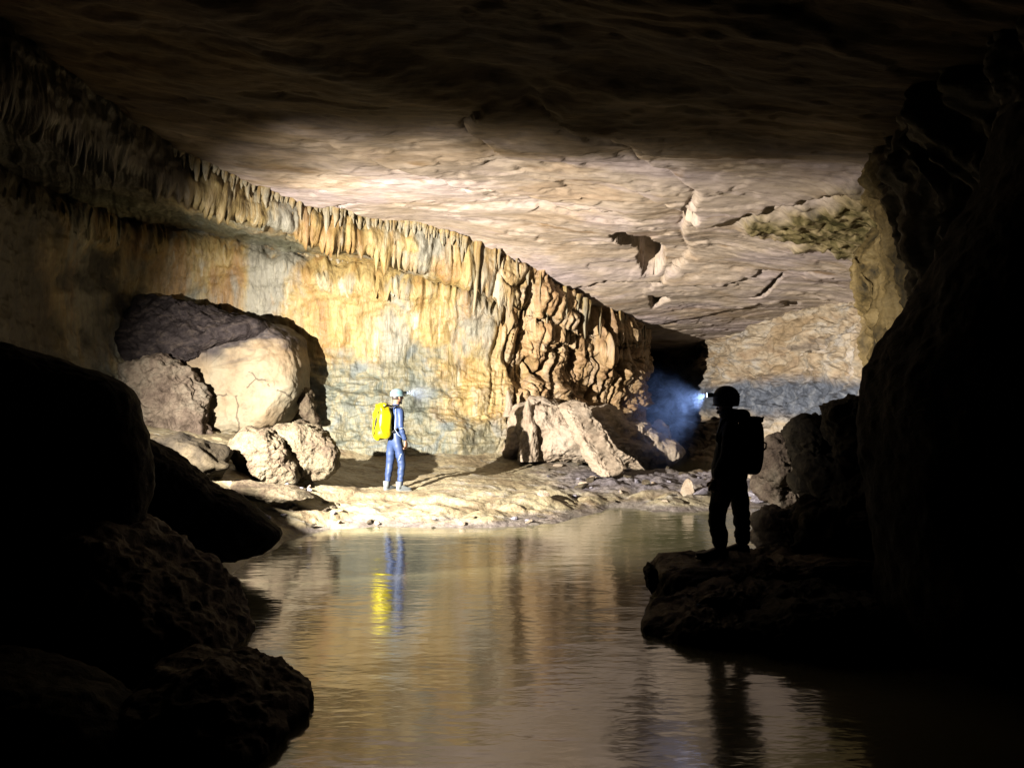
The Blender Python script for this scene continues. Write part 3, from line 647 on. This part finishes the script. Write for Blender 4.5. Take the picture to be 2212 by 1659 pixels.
rock('boulder', [(100, 945), (230, 945), (330, 955), (370, 985), (425, 1020), (480, 1066), (560, 1115), (618, 1158), (560, 1190), (400, 1230), (150, 1250), (80, 1050)], 8.8, .35, M['dark_rock'],
     'black sloping boulder on the left bank, in front of the huge pale boulder', seed=62, n=260, amp=.05, rid=.04, freq=1.7, ex=.5)
rock('boulder', [(-900, 560), (-300, 670), (-60, 722), (70, 762), (160, 796), (240, 812), (288, 850), (306, 930), (318, 1050), (260, 1300), (-200, 1450), (-900, 1400)], 6.6, .4, M['dark_rock'],
     'black boulder at the left edge of the picture', seed=65, n=240, amp=.04, freq=1.6, ex=.5)
# unseen rock, added only to keep the torch beam off the near shore
tag(rock('beam_blocker', [(-350, 765), (-60, 772), (25, 782), (70, 815), (130, 820), (215, 826), (252, 846), (265, 900), (262, 1000), (220, 1200), (-350, 1250)], 8.05, .22, M['dark_rock'], None, None, seed=63, n=140, amp=.02, ex=.45), kind='structure')

# loose stones lying on the shore
def rubble():
    dg = bpy.context.evaluated_depsgraph_get(); fl = bpy.data.objects['cave_floor']
    pro = []
    for k in range(7):
        n, m = 36, 20
        th = np.linspace(-math.pi, math.pi, n, endpoint=False); ph = np.linspace(0, math.pi, m)
        x = np.sin(ph)[:, None]*np.cos(th); y = np.sin(ph)[:, None]*np.sin(th); z = np.cos(ph)[:, None]+0*x
        V = np.stack([x, y, z], -1); rs = np.random.RandomState(k+40)
        for _ in range(9):
            nv = rs.normal(size=3); nv /= np.linalg.norm(nv); pr = (V*nv).sum(-1); V = V-np.maximum(pr-rs.uniform(.45, .8), 0)[..., None]*nv
        V = V*(1+.10*fbm(V[..., 0]*2, V[..., 1]*2, V[..., 2]*2, 4, off=k*3.))[..., None]*np.array([1, .8, .6])
        pro.append(grid_mesh('stone', V, wrap_u=True))
    mats = [M['slab'], M['rough_rock'], M['grey_stone']]
    rs = random.Random(12)
    def put(u, v, s_, mi, label, group):
        v = max(v, 1000); d = 1.75*F2/(v-829)
        for _ in range(12):
            x = (u-1106)/F2*d; hit, loc, nr, _i = fl.ray_cast((x, d, 6), (0, 0, -1))
            if not hit: return
            d = d*.5+.5*((CAMZ-loc.z)*F2/(v-829))
        me = pro[rs.randrange(7)].copy() if False else pro[rs.randrange(7)]
        o = bpy.data.objects.new('stone', me); C.objects.link(o)
        if not me.materials: me.materials.append(mats[mi])
        o.location = (loc.x, loc.y, loc.z+s_*.25); o.scale = (s_*rs.uniform(.8, 1.3), s_*rs.uniform(.7, 1.1), s_*rs.uniform(.6, 1.1)); o.rotation_euler = (rs.uniform(-.3, .3), rs.uniform(-.3, .3), rs.uniform(0, 6.3))
        tag(o, label, 'stone', group)
    for k in range(46):
        put(rs.uniform(1150, 1545), rs.choice((rs.uniform(1005, 1035), rs.uniform(1035, 1085))), rs.uniform(.04, .13), k % 3, 'loose stone among many on the stream bed between the leaning slab and the pool', 'stones on the stream bed')
    for k in range(26):
        put(rs.uniform(1620, 1760), rs.uniform(1005, 1085), rs.uniform(.06, .20), k % 3, 'broken stone on the bank behind the legs of the shaded person', 'stones on the right bank')
    for k in range(22):
        put(rs.uniform(560, 760), rs.uniform(1040, 1120), rs.uniform(.03, .10), k % 3, 'loose stone on the silt at the foot of the left boulders', 'stones by the left boulders')
    for k in range(16):
        put(rs.uniform(640, 1330), rs.uniform(1118, 1142), rs.uniform(.03, .08), k % 3, 'small stone at the far water edge below the ledge', 'stones at the water edge')
    put(1485, 1062, .26, 2, 'bluish stone, largest of those on the stream bed, just left of the shaded person', None)
    put(1515, 1072, .20, 0, 'pale angular stone just left of the hanging hand of the shaded person', None)
M['grey_stone'] = rock_mat('blue_grey_stone', [(0.3, (.14, .13, .16)), (0.5, (.30, .28, .33)), (0.7, (.44, .42, .46))], size=2, rough=.35, spec=.5)
rubble()

# ------------------------------------------------------------------ people
M['wetsuit'] = plain('blue_neoprene', (.018, .034, .088), .55, .3, bump=.2)
M['seam'] = plain('pale_seam', (.30, .38, .42), .6)
M['skin'] = plain('skin', (.22, .12, .075), .5)
M['hair'] = plain('dark_hair', (.02, .015, .012), .5)
M['helmet_pale'] = plain('pale_teal_shell', (.12, .18, .195), .35, .5)
M['helmet_band'] = plain('dark_teal_band', (.08, .16, .18), .5)
M['shoe_grey'] = plain('grey_rubber', (.11, .125, .125), .6)
M['sole'] = plain('pale_sole', (.18, .18, .16), .7)
M['yellow'] = plain('yellow_tarpaulin', (.36, .31, .0015), .4, .4, bump=.35, bsize=9)
M['black'] = plain('black_webbing', (.008, .008, .009), .7, .2)
M['cloth_dark'] = plain('black_cloth', (.010, .010, .011), .9, .1, bump=.3, bsize=18)
M['skin_dark'] = plain('shaded_skin', (.30, .17, .12), .5)
M['boot'] = plain('black_boot', (.008, .008, .008), .7, .2)
M['lens'] = plain('headlamp_lens', (.8, .85, 1.0), .3, emit=((.65, .78, 1.0), 10.0))

def tube(path, radii, n=8):
    """closed tapered tube -> verts, faces"""
    path = [Vector(p) for p in path]; vs, fs = [], []
    for i, p in enumerate(path):
        t = (path[min(i+1, len(path)-1)]-path[max(i-1, 0)]).normalized()
        a = t.cross(Vector((0, 0, 1)) if abs(t.z) < .9 else Vector((1, 0, 0))).normalized(); b = t.cross(a)
        for k in range(n):
            w = 2*math.pi*k/n; vs.append(p+(a*math.cos(w)+b*math.sin(w))*radii[i])
    for i in range(len(path)-1):
        for k in range(n):
            fs.append((i*n+k, i*n+(k+1) % n, (i+1)*n+(k+1) % n, (i+1)*n+k))
    fs.append(tuple(range(n))[::-1]); fs.append(tuple(range((len(path)-1)*n, len(path)*n)))
    return vs, fs
class MB:
    def __init__(s): s.v = []; s.f = []
    def add(s, vf):
        o = len(s.v); s.v += [tuple(p) for p in vf[0]]; s.f += [tuple(i+o for i in f) for f in vf[1]]; return s
    def ell(s, c, r, e=1.0, n=28, m=18, zmin=-1.0, fn=None):
        vs, fs = [], []
        for j in range(m+1):
            ph = -math.pi/2+math.pi*j/m; z = max(math.sin(ph), zmin)
            for i in range(n):
                th = 2*math.pi*i/n
                sg = lambda q: math.copysign(abs(q)**e, q)
                k = abs(math.cos(ph))**e
                p = Vector((c[0]+r[0]*k*sg(math.cos(th)), c[1]+r[1]*k*sg(math.sin(th)), c[2]+r[2]*sg(z)))
                vs.append(fn(p) if fn else p)
        for j in range(m):
            for i in range(n): fs.append((j*n+i, j*n+(i+1) % n, (j+1)*n+(i+1) % n, (j+1)*n+i))
        return s.add((vs, fs))
    def build(s, name, mat, parent=None, sub=0):
        me = bpy.data.meshes.new(name); me.from_pydata(s.v, [], s.f); me.validate()
        me.polygons.foreach_set('use_smooth', [True]*len(me.polygons))
        o = link(name, me, mat, parent)
        if sub: m = o.modifiers.new('sub', 'SUBSURF'); m.levels = m.render_levels = sub
        return o

def hand(mb, w, fwd, side, pal, curl=.5, L=.085):
    """five fingers and a palm hanging from wrist w; fwd along the hand, side towards the thumb, pal the palm normal"""
    w, fwd, side, pal = Vector(w), Vector(fwd).normalized(), Vector(side).normalized(), Vector(pal).normalized()
    c = w+fwd*L*.5
    vs, fs = [], []
    n = 12
    for j, (t, ww, hh) in enumerate(((-.15, .024, .018), (.15, .030, .017), (.55, .040, .016), (.95, .042, .014), (1.08, .036, .010))):
        for k in range(n):
            a = 2*math.pi*k/n; vs.append(w+fwd*L*t+side*ww*math.cos(a)+pal*hh*math.sin(a))
    for j in range(4):
        for k in range(n): fs.append((j*n+k, j*n+(k+1) % n, (j+1)*n+(k+1) % n, (j+1)*n+k))
    fs.append(tuple(range(n))[::-1]); fs.append(tuple(range(4*n, 5*n)))
    mb.add((vs, fs))
    for k, (o, ln) in enumerate(((.030, .072), (.010, .080), (-.011, .075), (-.030, .058))):
        p = w+fwd*L*.95+side*o; path = [p-fwd*.015, p]; a = .15+.05*k
        for q, fr in enumerate((.45, .32, .23)):
            a += curl*(.5+.25*q); p = p+(fwd*math.cos(a)+pal*math.sin(a))*ln*fr; path.append(p)
        mb.add(tube(path, [.0105, .0105, .0098, .009, .0075], 8))
    p = w+fwd*L*.3+side*.03
    path = [p-side*.01, p, p+(fwd*.6+side*.6+pal*.35).normalized()*.035, p+(fwd*.85+side*.5+pal*.5).normalized()*.062]
    mb.add(tube(path, [.013, .013, .0115, .0085], 8))

def human(name, joints, edges, root, hands, mats, zones, loc, rotz, head, face, fold_gain=1.0):
    """joints: {name: (x,y,z,rx,ry)}; x right, y forward. One continuous skin, then hands, nose, ears and brows joined into the same mesh."""
    keys = list(joints); me = bpy.data.meshes.new(name)
    me.from_pydata([joints[k][:3] for k in keys], [(keys.index(a), keys.index(b)) for a, b in edges], [])
    o = bpy.data.objects.new(name, me); C.objects.link(o)
    sk = o.modifiers.new('skin', 'SKIN'); sk.use_smooth_shade = True; sk.branch_smoothing = .6
    for i, k in enumerate(keys):
        d = me.skin_vertices[0].data[i]; d.radius = joints[k][3:5]; d.use_root = (k == root)
    sb = o.modifiers.new('sub', 'SUBSURF'); sb.levels = sb.render_levels = 2
    bpy.context.view_layer.update()
    ev = o.evaluated_get(bpy.context.evaluated_depsgraph_get()); src = bpy.data.meshes.new_from_object(ev)
    mb = MB(); mb.v = [tuple(v.co) for v in src.vertices]; mb.f = [tuple(p.vertices) for p in src.polygons]
    hx, hy, hz = head
    # skull and face
    def shape(p):
        q = Vector(p)-Vector(head)
        if q.z < 0: q.x *= 1-.35*min(1, -q.z/.12); q.y = q.y*(1-.22*min(1, -q.z/.12))+.012*min(1, -q.z/.12)
        if q.y > .06 and abs(q.x) < .05 and -.005 < q.z < .03: q.y -= .010          # eye sockets
        return Vector(head)+q
    mb.ell(head, (.074, .096, .122), 1.0, 40, 30, fn=shape)
    mb.add(tube([(hx, hy+.085, hz+.022), (hx, hy+.104, hz+.0), (hx, hy+.113, hz-.022), (hx, hy+.098, hz-.032)], [.010, .012, .016, .010], 8))   # nose
    mb.ell((hx, hy+.083, hz-.060), (.026, .012, .008), 1, 12, 8); mb.ell((hx, hy+.082, hz-.072), (.023, .012, .008), 1, 12, 8)                   # lips
    mb.ell((hx, hy+.068, hz-.100), (.028, .022, .020), 1, 12, 8)                                                                                # chin
    for sx in (-1, 1):
        mb.ell((hx+sx*.030, hy+.082, hz+.012), (.013, .010, .009), 1, 12, 8)                                                                     # eyes
        mb.ell((hx+sx*.076, hy-.008, hz-.005), (.011, .020, .034), 1, 12, 10)                                                                    # ears
    for h in hands: hand(mb, *h)
    C.objects.unlink(o); bpy.data.objects.remove(o)
    me2 = bpy.data.meshes.new(name); me2.from_pydata(mb.v, [], mb.f); me2.validate()
    co = np.array([v.co[:] for v in me2.vertices]); nn = np.array([v.normal[:] for v in me2.vertices])
    k = sstep(.10, .2, co[:, 2])*sstep(1.50, 1.42, co[:, 2])*np.where((np.abs(co[:, 0]) > .19) & (co[:, 2] < .9), 0, 1)     # creases of the clothing
    fold = .010*ridged(co[:, 0]*5, co[:, 1]*5, co[:, 2]*13, 3, off=hx+3.)-.004
    co = co+nn*(k*fold*fold_gain)[:, None]; me2.vertices.foreach_set('co', co.astype(np.float32).ravel())
    for m in mats: me2.materials.append(m)
    me2.polygons.foreach_set('use_smooth', [True]*len(me2.polygons))
    for p in me2.polygons: p.material_index = zones(p.center)
    if face:                                                # turn the head on the neck
        pass
    ob = link(name, me2); ob.location = loc; ob.rotation_euler = (0, 0, R(rotz)); return ob

E = [('pelvis', 'belly'), ('belly', 'chest'), ('chest', 'neck'), ('neck', 'skull'),
     ('chest', 'sh_r'), ('sh_r', 'el_r'), ('el_r', 'wr_r'), ('chest', 'sh_l'), ('sh_l', 'el_l'), ('el_l', 'wr_l'),
     ('pelvis', 'hip_r'), ('hip_r', 'kn_r'), ('kn_r', 'ca_r'), ('ca_r', 'an_r'), ('pelvis', 'hip_l'), ('hip_l', 'kn_l'), ('kn_l', 'ca_l'), ('ca_l', 'an_l')]
def boot(parent, name, x, y, mat, sole, yaw=0.0, L=.28, w=.048, h=.12):
    c, s_ = math.cos(yaw), math.sin(yaw)
    def tr(p):
        fx = (p.y+.07)/.30
        z = p.z if p.z < .05 else p.z-(p.z-.05)*sstep(.15, .75, np.array(fx)).item()*.75
        return Vector((x+p.x*c-p.y*s_, y+p.x*s_+p.y*c, z))
    mb = MB(); mb.ell((0, .05, .065), (w, L/2, .065), .6, 28, 16, fn=tr)
    mb.add(tube([tr(Vector((0, -.035, .06))), tr(Vector((0, -.04, .11))), tr(Vector((0, -.042, h+.06)))], [.050, .052, .054], 16))
    o = mb.build(name, mat, parent)
    sb = MB(); sb.ell((0, .05, .012), (w+.006, L/2+.008, .016), .5, 28, 8, fn=lambda p: Vector((x+p.x*c-p.y*s_, y+p.x*s_+p.y*c, p.z)))
    sb.build('sole', sole, o); return o
def helmet(parent, head, shell, band, strapm, r=(.105, .128, .115), peak=True, zmin=-.15):
    hx, hy, hz = head[0], head[1], head[2]+.035
    mb = MB(); mb.ell((hx, hy-.005, hz), r, .92, 40, 26, zmin=zmin)
    mb.ell((hx, hy+.004, hz+r[2]*zmin+.006), (r[0]+.006, r[1]+(.012 if peak else .002), .014), .9, 40, 8)           # rim with a short peak
    if peak: mb.ell((hx, hy+r[1]*.85, hz-.004), (.07, .055, .010), .8, 20, 8)
    h = mb.build('helmet', shell, parent)
    b = MB()
    for dz, k in ((.030, 1.012), (.052, .985)):
        n = 40; vs, fs = [], []
        for j in (0, 1, 2, 3):
            for i in range(n):
                a = 2*math.pi*i/n; kk = k*(1+(.012 if j in (1, 2) else 0)); vs.append((hx+r[0]*kk*math.cos(a), hy-.005+r[1]*kk*math.sin(a), hz+dz+(-.007, -.007, .007, .007)[j]))
        for j in range(3):
            for i in range(n): fs.append((j*n+i, j*n+(i+1) % n, (j+1)*n+(i+1) % n, (j+1)*n+i))
        b.add((vs, fs))
    b.build('helmet_band', band, h)
    s2 = MB()
    for sx in (-1, 1):
        s2.add(tube([(hx+sx*.088, hy-.01, hz-.02), (hx+sx*.072, hy+.03, hz-.10), (hx+sx*.02, hy+.06, hz-.155)], [.007]*3, 6))
    s2.build('chin_strap', strapm, h)
    l = MB(); l.ell((hx, hy+r[1]+.016, hz+.042), (.036, .026, .024), .5, 16, 10)
    l.add(tube([(hx, hy+r[1]+.02, hz+.042), (hx, hy+r[1]+.052, hz+.040)], [.022, .026], 14))
    hl = l.build('headlamp', band if shell != M['black'] else M['black'], h)
    return h, Vector((hx, hy+r[1]+.056, hz+.040))
def lens(parent, p, r):
    m = MB(); m.add(tube([p-Vector((0, .004, 0)), p+Vector((0, .003, 0))], [r, r*.9], 16)); return m.build('lens', M['lens'], parent)

# --- caver in blue with the yellow bag, standing on the far ledge, seen from behind
def far_caver():
    g = P(853, 1061, 13.25); rot = -49
    J = dict(pelvis=(0, 0, .90, .135, .105), belly=(0, .015, 1.07, .125, .098), chest=(0, .015, 1.30, .150, .105), neck=(0, .02, 1.49, .058, .058), skull=(0, .05, 1.60, .062, .070),
             sh_r=(.175, 0, 1.40, .066, .066), el_r=(.225, -.03, 1.12, .047, .047), wr_r=(.235, .06, .875, .033, .033),
             sh_l=(-.175, 0, 1.40, .066, .066), el_l=(-.225, -.01, 1.12, .047, .047), wr_l=(-.235, .09, .875, .033, .033),
             hip_r=(.092, .02, .80, .100, .096), kn_r=(.105, .075, .46, .062, .064), ca_r=(.108, .05, .31, .058, .060), an_r=(.112, .045, .09, .040, .042),
             hip_l=(-.092, -.01, .80, .100, .096), kn_l=(-.105, -.03, .46, .062, .064), ca_l=(-.108, -.06, .31, .058, .060), an_l=(-.112, -.075, .09, .040, .042))
    head = (0.0, .055, 1.615)
    hands = [((.235, .062, .865), (.02, .12, -1), (-.25, 1, .1), (-1, -.2, 0), .55), ((-.235, .092, .865), (-.02, .12, -1), (.25, 1, .1), (1, -.2, 0), .55)]
    def zones(c):
        if c.z > 1.50: return 1
        if c.z < .875 and abs(c.x) > .185: return 1
        return 0
    p = human('person', J, E, 'pelvis', hands, [M['wetsuit'], M['skin']], zones, tuple(g), rot, head, None)
    tag(p, 'person in a blue wetsuit and pale helmet standing on the lit far ledge', 'person')
    hr = MB(); hr.ell((0, .038, 1.618), (.079, .090, .095), 1, 30, 18, fn=lambda q: Vector((q.x, min(q.y, .085), max(q.z, 1.575)))); hr.build('hair', M['hair'], p)
    boot(p, 'shoe', .112, .055, M['shoe_grey'], M['sole'], -.15); boot(p, 'shoe', -.112, -.065, M['shoe_grey'], M['sole'], .2)
    h, lp = helmet(p, head, M['helmet_pale'], M['helmet_band'], M['black'])
    hl = [c for c in h.children if c.name.startswith('headlamp')][0]
    hl.parent = h
    # lens belongs to the lamp; three levels at most, so it sits on the helmet
    lens(h, lp, .024)
    sm = MB()                                               # pale seams of the suit
    for sx in (-1, 1):
        sm.add(tube([(sx*.14, -.075, 1.42), (sx*.150, -.078, 1.25), (sx*.128, -.085, 1.08), (sx*.15, -.03, .98), (sx*.165, .05, .92)], [.005]*5, 6))
        sm.add(tube([(sx*.172, .02, .66), (sx*.155, .0, .60), (sx*.15, -.02, .545)], [.006, .008, .004], 6))
        sm.add(tube([(sx*.262, -.07, 1.09), (sx*.272, -.0, 1.10), (sx*.262, .03, 1.12)], [.005]*3, 6))
    sm.build('suit_seam', M['seam'], p)
    # bag
    b = bpy.data.objects.new('backpack', None); C.objects.link(b); b.location = (g[0], g[1], g[2]); b.rotation_euler = (0, 0, R(rot))
    tag(b, 'bright yellow tackle bag with black straps on the back of the person in blue', 'backpack')
    m = MB()
    def sh(q):
        t = (q.z-.90)/.60
        k = 1.0-.16*max(0, t-.55)/.45+.05*math.sin(t*9)*.3
        return Vector(((q.x+.03)*k-.03, (q.y+.23)*k-.23+.02*(t-.5), q.z+.012*math.sin(q.x*30)))+.012*Vector((math.sin(q.z*31+q.y*14), math.sin(q.z*23+q.x*37), math.sin(q.x*29+q.y*21)))
    m.ell((-.03, -.235, 1.20), (.150, .125, .30), .45, 64, 44, fn=sh); m.build('bag', M['yellow'], b)
    m = MB(); m.ell((-.03, -.225, 1.475), (.115, .05, .045), .7, 28, 12); m.build('rolled_top', M['yellow'], b)
    for sx in (-1, 1):
        m = MB(); m.add(tube([(sx*.10, -.12, 1.02), (sx*.15, -.02, 1.10), (sx*.13, .10, 1.28), (sx*.11, .06, 1.44), (sx*.10, -.06, 1.475), (sx*.08, -.13, 1.43)], [.014]*6, 8)); m.build('strap', M['black'], b)
    m = MB()
    m.add(tube([(.09, -.20, 1.50), (.035, -.335, 1.38), (.0, -.366, 1.24), (-.04, -.368, 1.10), (-.09, -.362, .96)], [.012, .018, .022, .018, .013], 8))
    m.add(tube([(-.10, -.36, 1.24), (-.165, -.27, 1.18), (-.180, -.20, 1.02), (-.15, -.16, .93)], [.014, .016, .018, .012], 8))
    m.add(tube([(-.10, -.36, 1.24), (-.16, -.29, 1.36), (-.14, -.22, 1.46)], [.012]*3, 8))
    m.build('haul_strap', M['black'], b)
    # his headlamp
    mw = Matrix.Translation(Vector(g)) @ Matrix.Rotation(R(rot), 4, 'Z')
    a = mw @ (lp+Vector((0, .012, 0))); t = mw @ (lp+Vector((.5, 4.0, -.1)))
    spot('headlamp_light', a, t, 60, (.72, .82, 1.0), 40, 1.0, .012)
    return mw, lp
far_mw, far_lp = far_caver()

# --- caver in the shade, on the flat rock at the pool edge, in profile
def near_caver():
    g = P(1580, 1203, 8.0); rot = 76
    J = dict(pelvis=(0, .01, .86, .170, .160), belly=(0, .035, 1.03, .170, .165), chest=(0, .025, 1.27, .185, .155), neck=(0, .03, 1.47, .080, .090), skull=(0, .06, 1.58, .062, .07),
             sh_r=(.19, .01, 1.37, .088, .088), el_r=(.235, .02, 1.08, .066, .066), wr_r=(.225, .13, .83, .042, .042),
             sh_l=(-.19, .01, 1.37, .088, .088), el_l=(-.235, .04, 1.08, .066, .066), wr_l=(-.215, .17, .83, .042, .042),
             hip_l=(-.11, .095, .70, .110, .100), kn_l=(-.125, .155, .44, .086, .088), ca_l=(-.125, .125, .26, .080, .082), an_l=(-.125, .105, .10, .072, .074),
             hip_r=(.11, -.075, .70, .110, .100), kn_r=(.125, -.105, .44, .084, .086), ca_r=(.125, -.115, .26, .078, .080), an_r=(.125, -.115, .10, .074, .076))
    head = (0, .062, 1.60)
    hands = [((.225, .135, .815), (.0, .25, -1), (-.3, 1, .2), (-1, -.3, 0), .8), ((-.215, .175, .815), (.0, .25, -1), (.3, 1, .2), (1, -.3, 0), .8)]
    def zones(c):
        if c.z > 1.50 and c.y > -.03: return 1
        if c.z < .83 and abs(c.x) > .172 and c.z > .6: return 1
        return 0
    p = human('person', J, E, 'pelvis', hands, [M['cloth_dark'], M['skin_dark']], zones, tuple(g), rot, head, None, 1.4)
    tag(p, 'black silhouette of a person in profile with helmet and rucksack, standing on the near rock', 'person')
    mb = MB(); mb.ell((0, .0, 1.475), (.135, .125, .065), .9, 30, 14); mb.ell((0, -.10, 1.46), (.11, .09, .075), .9, 24, 12); mb.build('hood', M['cloth_dark'], p)
    mb = MB(); mb.ell((0, .02, .90), (.21, .185, .17), .75, 36, 18, zmin=-.8); mb.build('jacket_hem', M['cloth_dark'], p)
    boot(p, 'boot', -.125, .145, M['boot'], M['boot'], .1, .33, .055, .16); boot(p, 'boot', .125, -.075, M['boot'], M['boot'], -.1, .33, .055, .16)
    h, lp = helmet(p, (0, .056, 1.60), M['black'], M['black'], M['black'], (.118, .136, .140), False, -.5)
    lens(h, lp, .024)
    b = bpy.data.objects.new('backpack', None); C.objects.link(b); b.location = tuple(g); b.rotation_euler = (0, 0, R(rot))
    tag(b, 'black rucksack on the back of the shaded person on the near rock', 'backpack')
    def sh(q):
        t = (q.z-.86)/.55
        return Vector((q.x, (q.y+.235)*(1-.22*max(0, .45-t)/.45)-.235, q.z))
    m = MB(); m.ell((0, -.185, 1.15), (.155, .135, .285), .5, 40, 28, fn=sh); m.build('bag', M['cloth_dark'], b)
    m = MB(); m.ell((0, -.19, 1.425), (.15, .125, .035), .55, 30, 12); m.add(tube([(.03, -.29, 1.43), (.03, -.325, 1.452)], [.02, .008], 8)); m.build('lid', M['cloth_dark'], b)
    m = MB(); m.add(tube([(.02, -.310, 1.20), (.02, -.345, 1.18), (.02, -.340, 1.13), (.02, -.310, 1.11)], [.010]*4, 8)); m.build('haul_loop', M['black'], b)
    for sx in (-1, 1):
        m = MB(); m.add(tube([(sx*.11, -.13, .95), (sx*.19, .02, 1.05), (sx*.15, .15, 1.22), (sx*.12, .10, 1.42), (sx*.11, -.06, 1.47), (sx*.09, -.14, 1.42)], [.016]*6, 8)); m.build('strap', M['black'], b)
    mw = Matrix.Translation(Vector(g)) @ Matrix.Rotation(R(rot), 4, 'Z')
    a = mw @ (lp+Vector((0, .015, 0))); t = mw @ (lp+Vector((.7, 2.0, -.75)))
    spot('headlamp_light', a, t, 42, (.34, .50, 1.0), 58, 1.0, .012)
    return a
near_lamp = near_caver()

# ------------------------------------------------------------------ breath and mist in the lamp beams
def mist(name, loc, rad, dens, nscale, colour, rot=0.0, thr=(.45, .68), label=None):
    m = bpy.data.materials.new(name); m.use_nodes = True; nt = m.node_tree; nt.nodes.clear()
    out = nt.nodes.new('ShaderNodeOutputMaterial'); v = nt.nodes.new('ShaderNodeVolumePrincipled')
    v.inputs['Color'].default_value = (*colour, 1); v.inputs['Anisotropy'].default_value = 0.0
    tc = nt.nodes.new('ShaderNodeTexCoord'); co = tc.outputs['Object']
    ln = nt.nodes.new('ShaderNodeVectorMath'); ln.operation = 'LENGTH'; nt.links.new(mapped(nt, co, tuple(1/r for r in rad)), ln.inputs[0])
    fall = nt.nodes.new('ShaderNodeMapRange'); fall.interpolation_type = 'SMOOTHSTEP'
    nt.links.new(ln.outputs['Value'], fall.inputs[0]); fall.inputs[1].default_value = 1.0; fall.inputs[2].default_value = 0.1; fall.inputs[3].default_value = 0; fall.inputs[4].default_value = 1
    n = ramp(nt, [(thr[0], (.05,)*3), (thr[1], (1,)*3)], noise(nt, co, nscale, 5, .55, 1.2))
    d = math_n(nt, 'MULTIPLY', math_n(nt, 'MULTIPLY', n, fall.outputs[0]), dens)
    nt.links.new(d, v.inputs['Density']); nt.links.new(v.outputs[0], out.inputs['Volume'])
    mb = MB(); mb.ell((0, 0, 0), rad, 1, 24, 16); o = mb.build(name, m); o.location = loc; o.rotation_euler = (0, 0, rot)
    tag(o, label, None, None, 'stuff'); return o
q = P(1462, 900, 8.2)
mist('mist', tuple(q), (.66, .56, .74), 1.7, 4.2, (.85, .92, 1.0), label='bluish breath mist drifting in front of the shaded person')
q = far_mw @ (far_lp+Vector((.0, .26, -.01)))
mist('mist', tuple(q), (.50, .34, .22), .45, 4.0, (.9, .95, 1.0), R(41), thr=(.3, .6), label='pale mist in the headlamp beam of the person in blue')
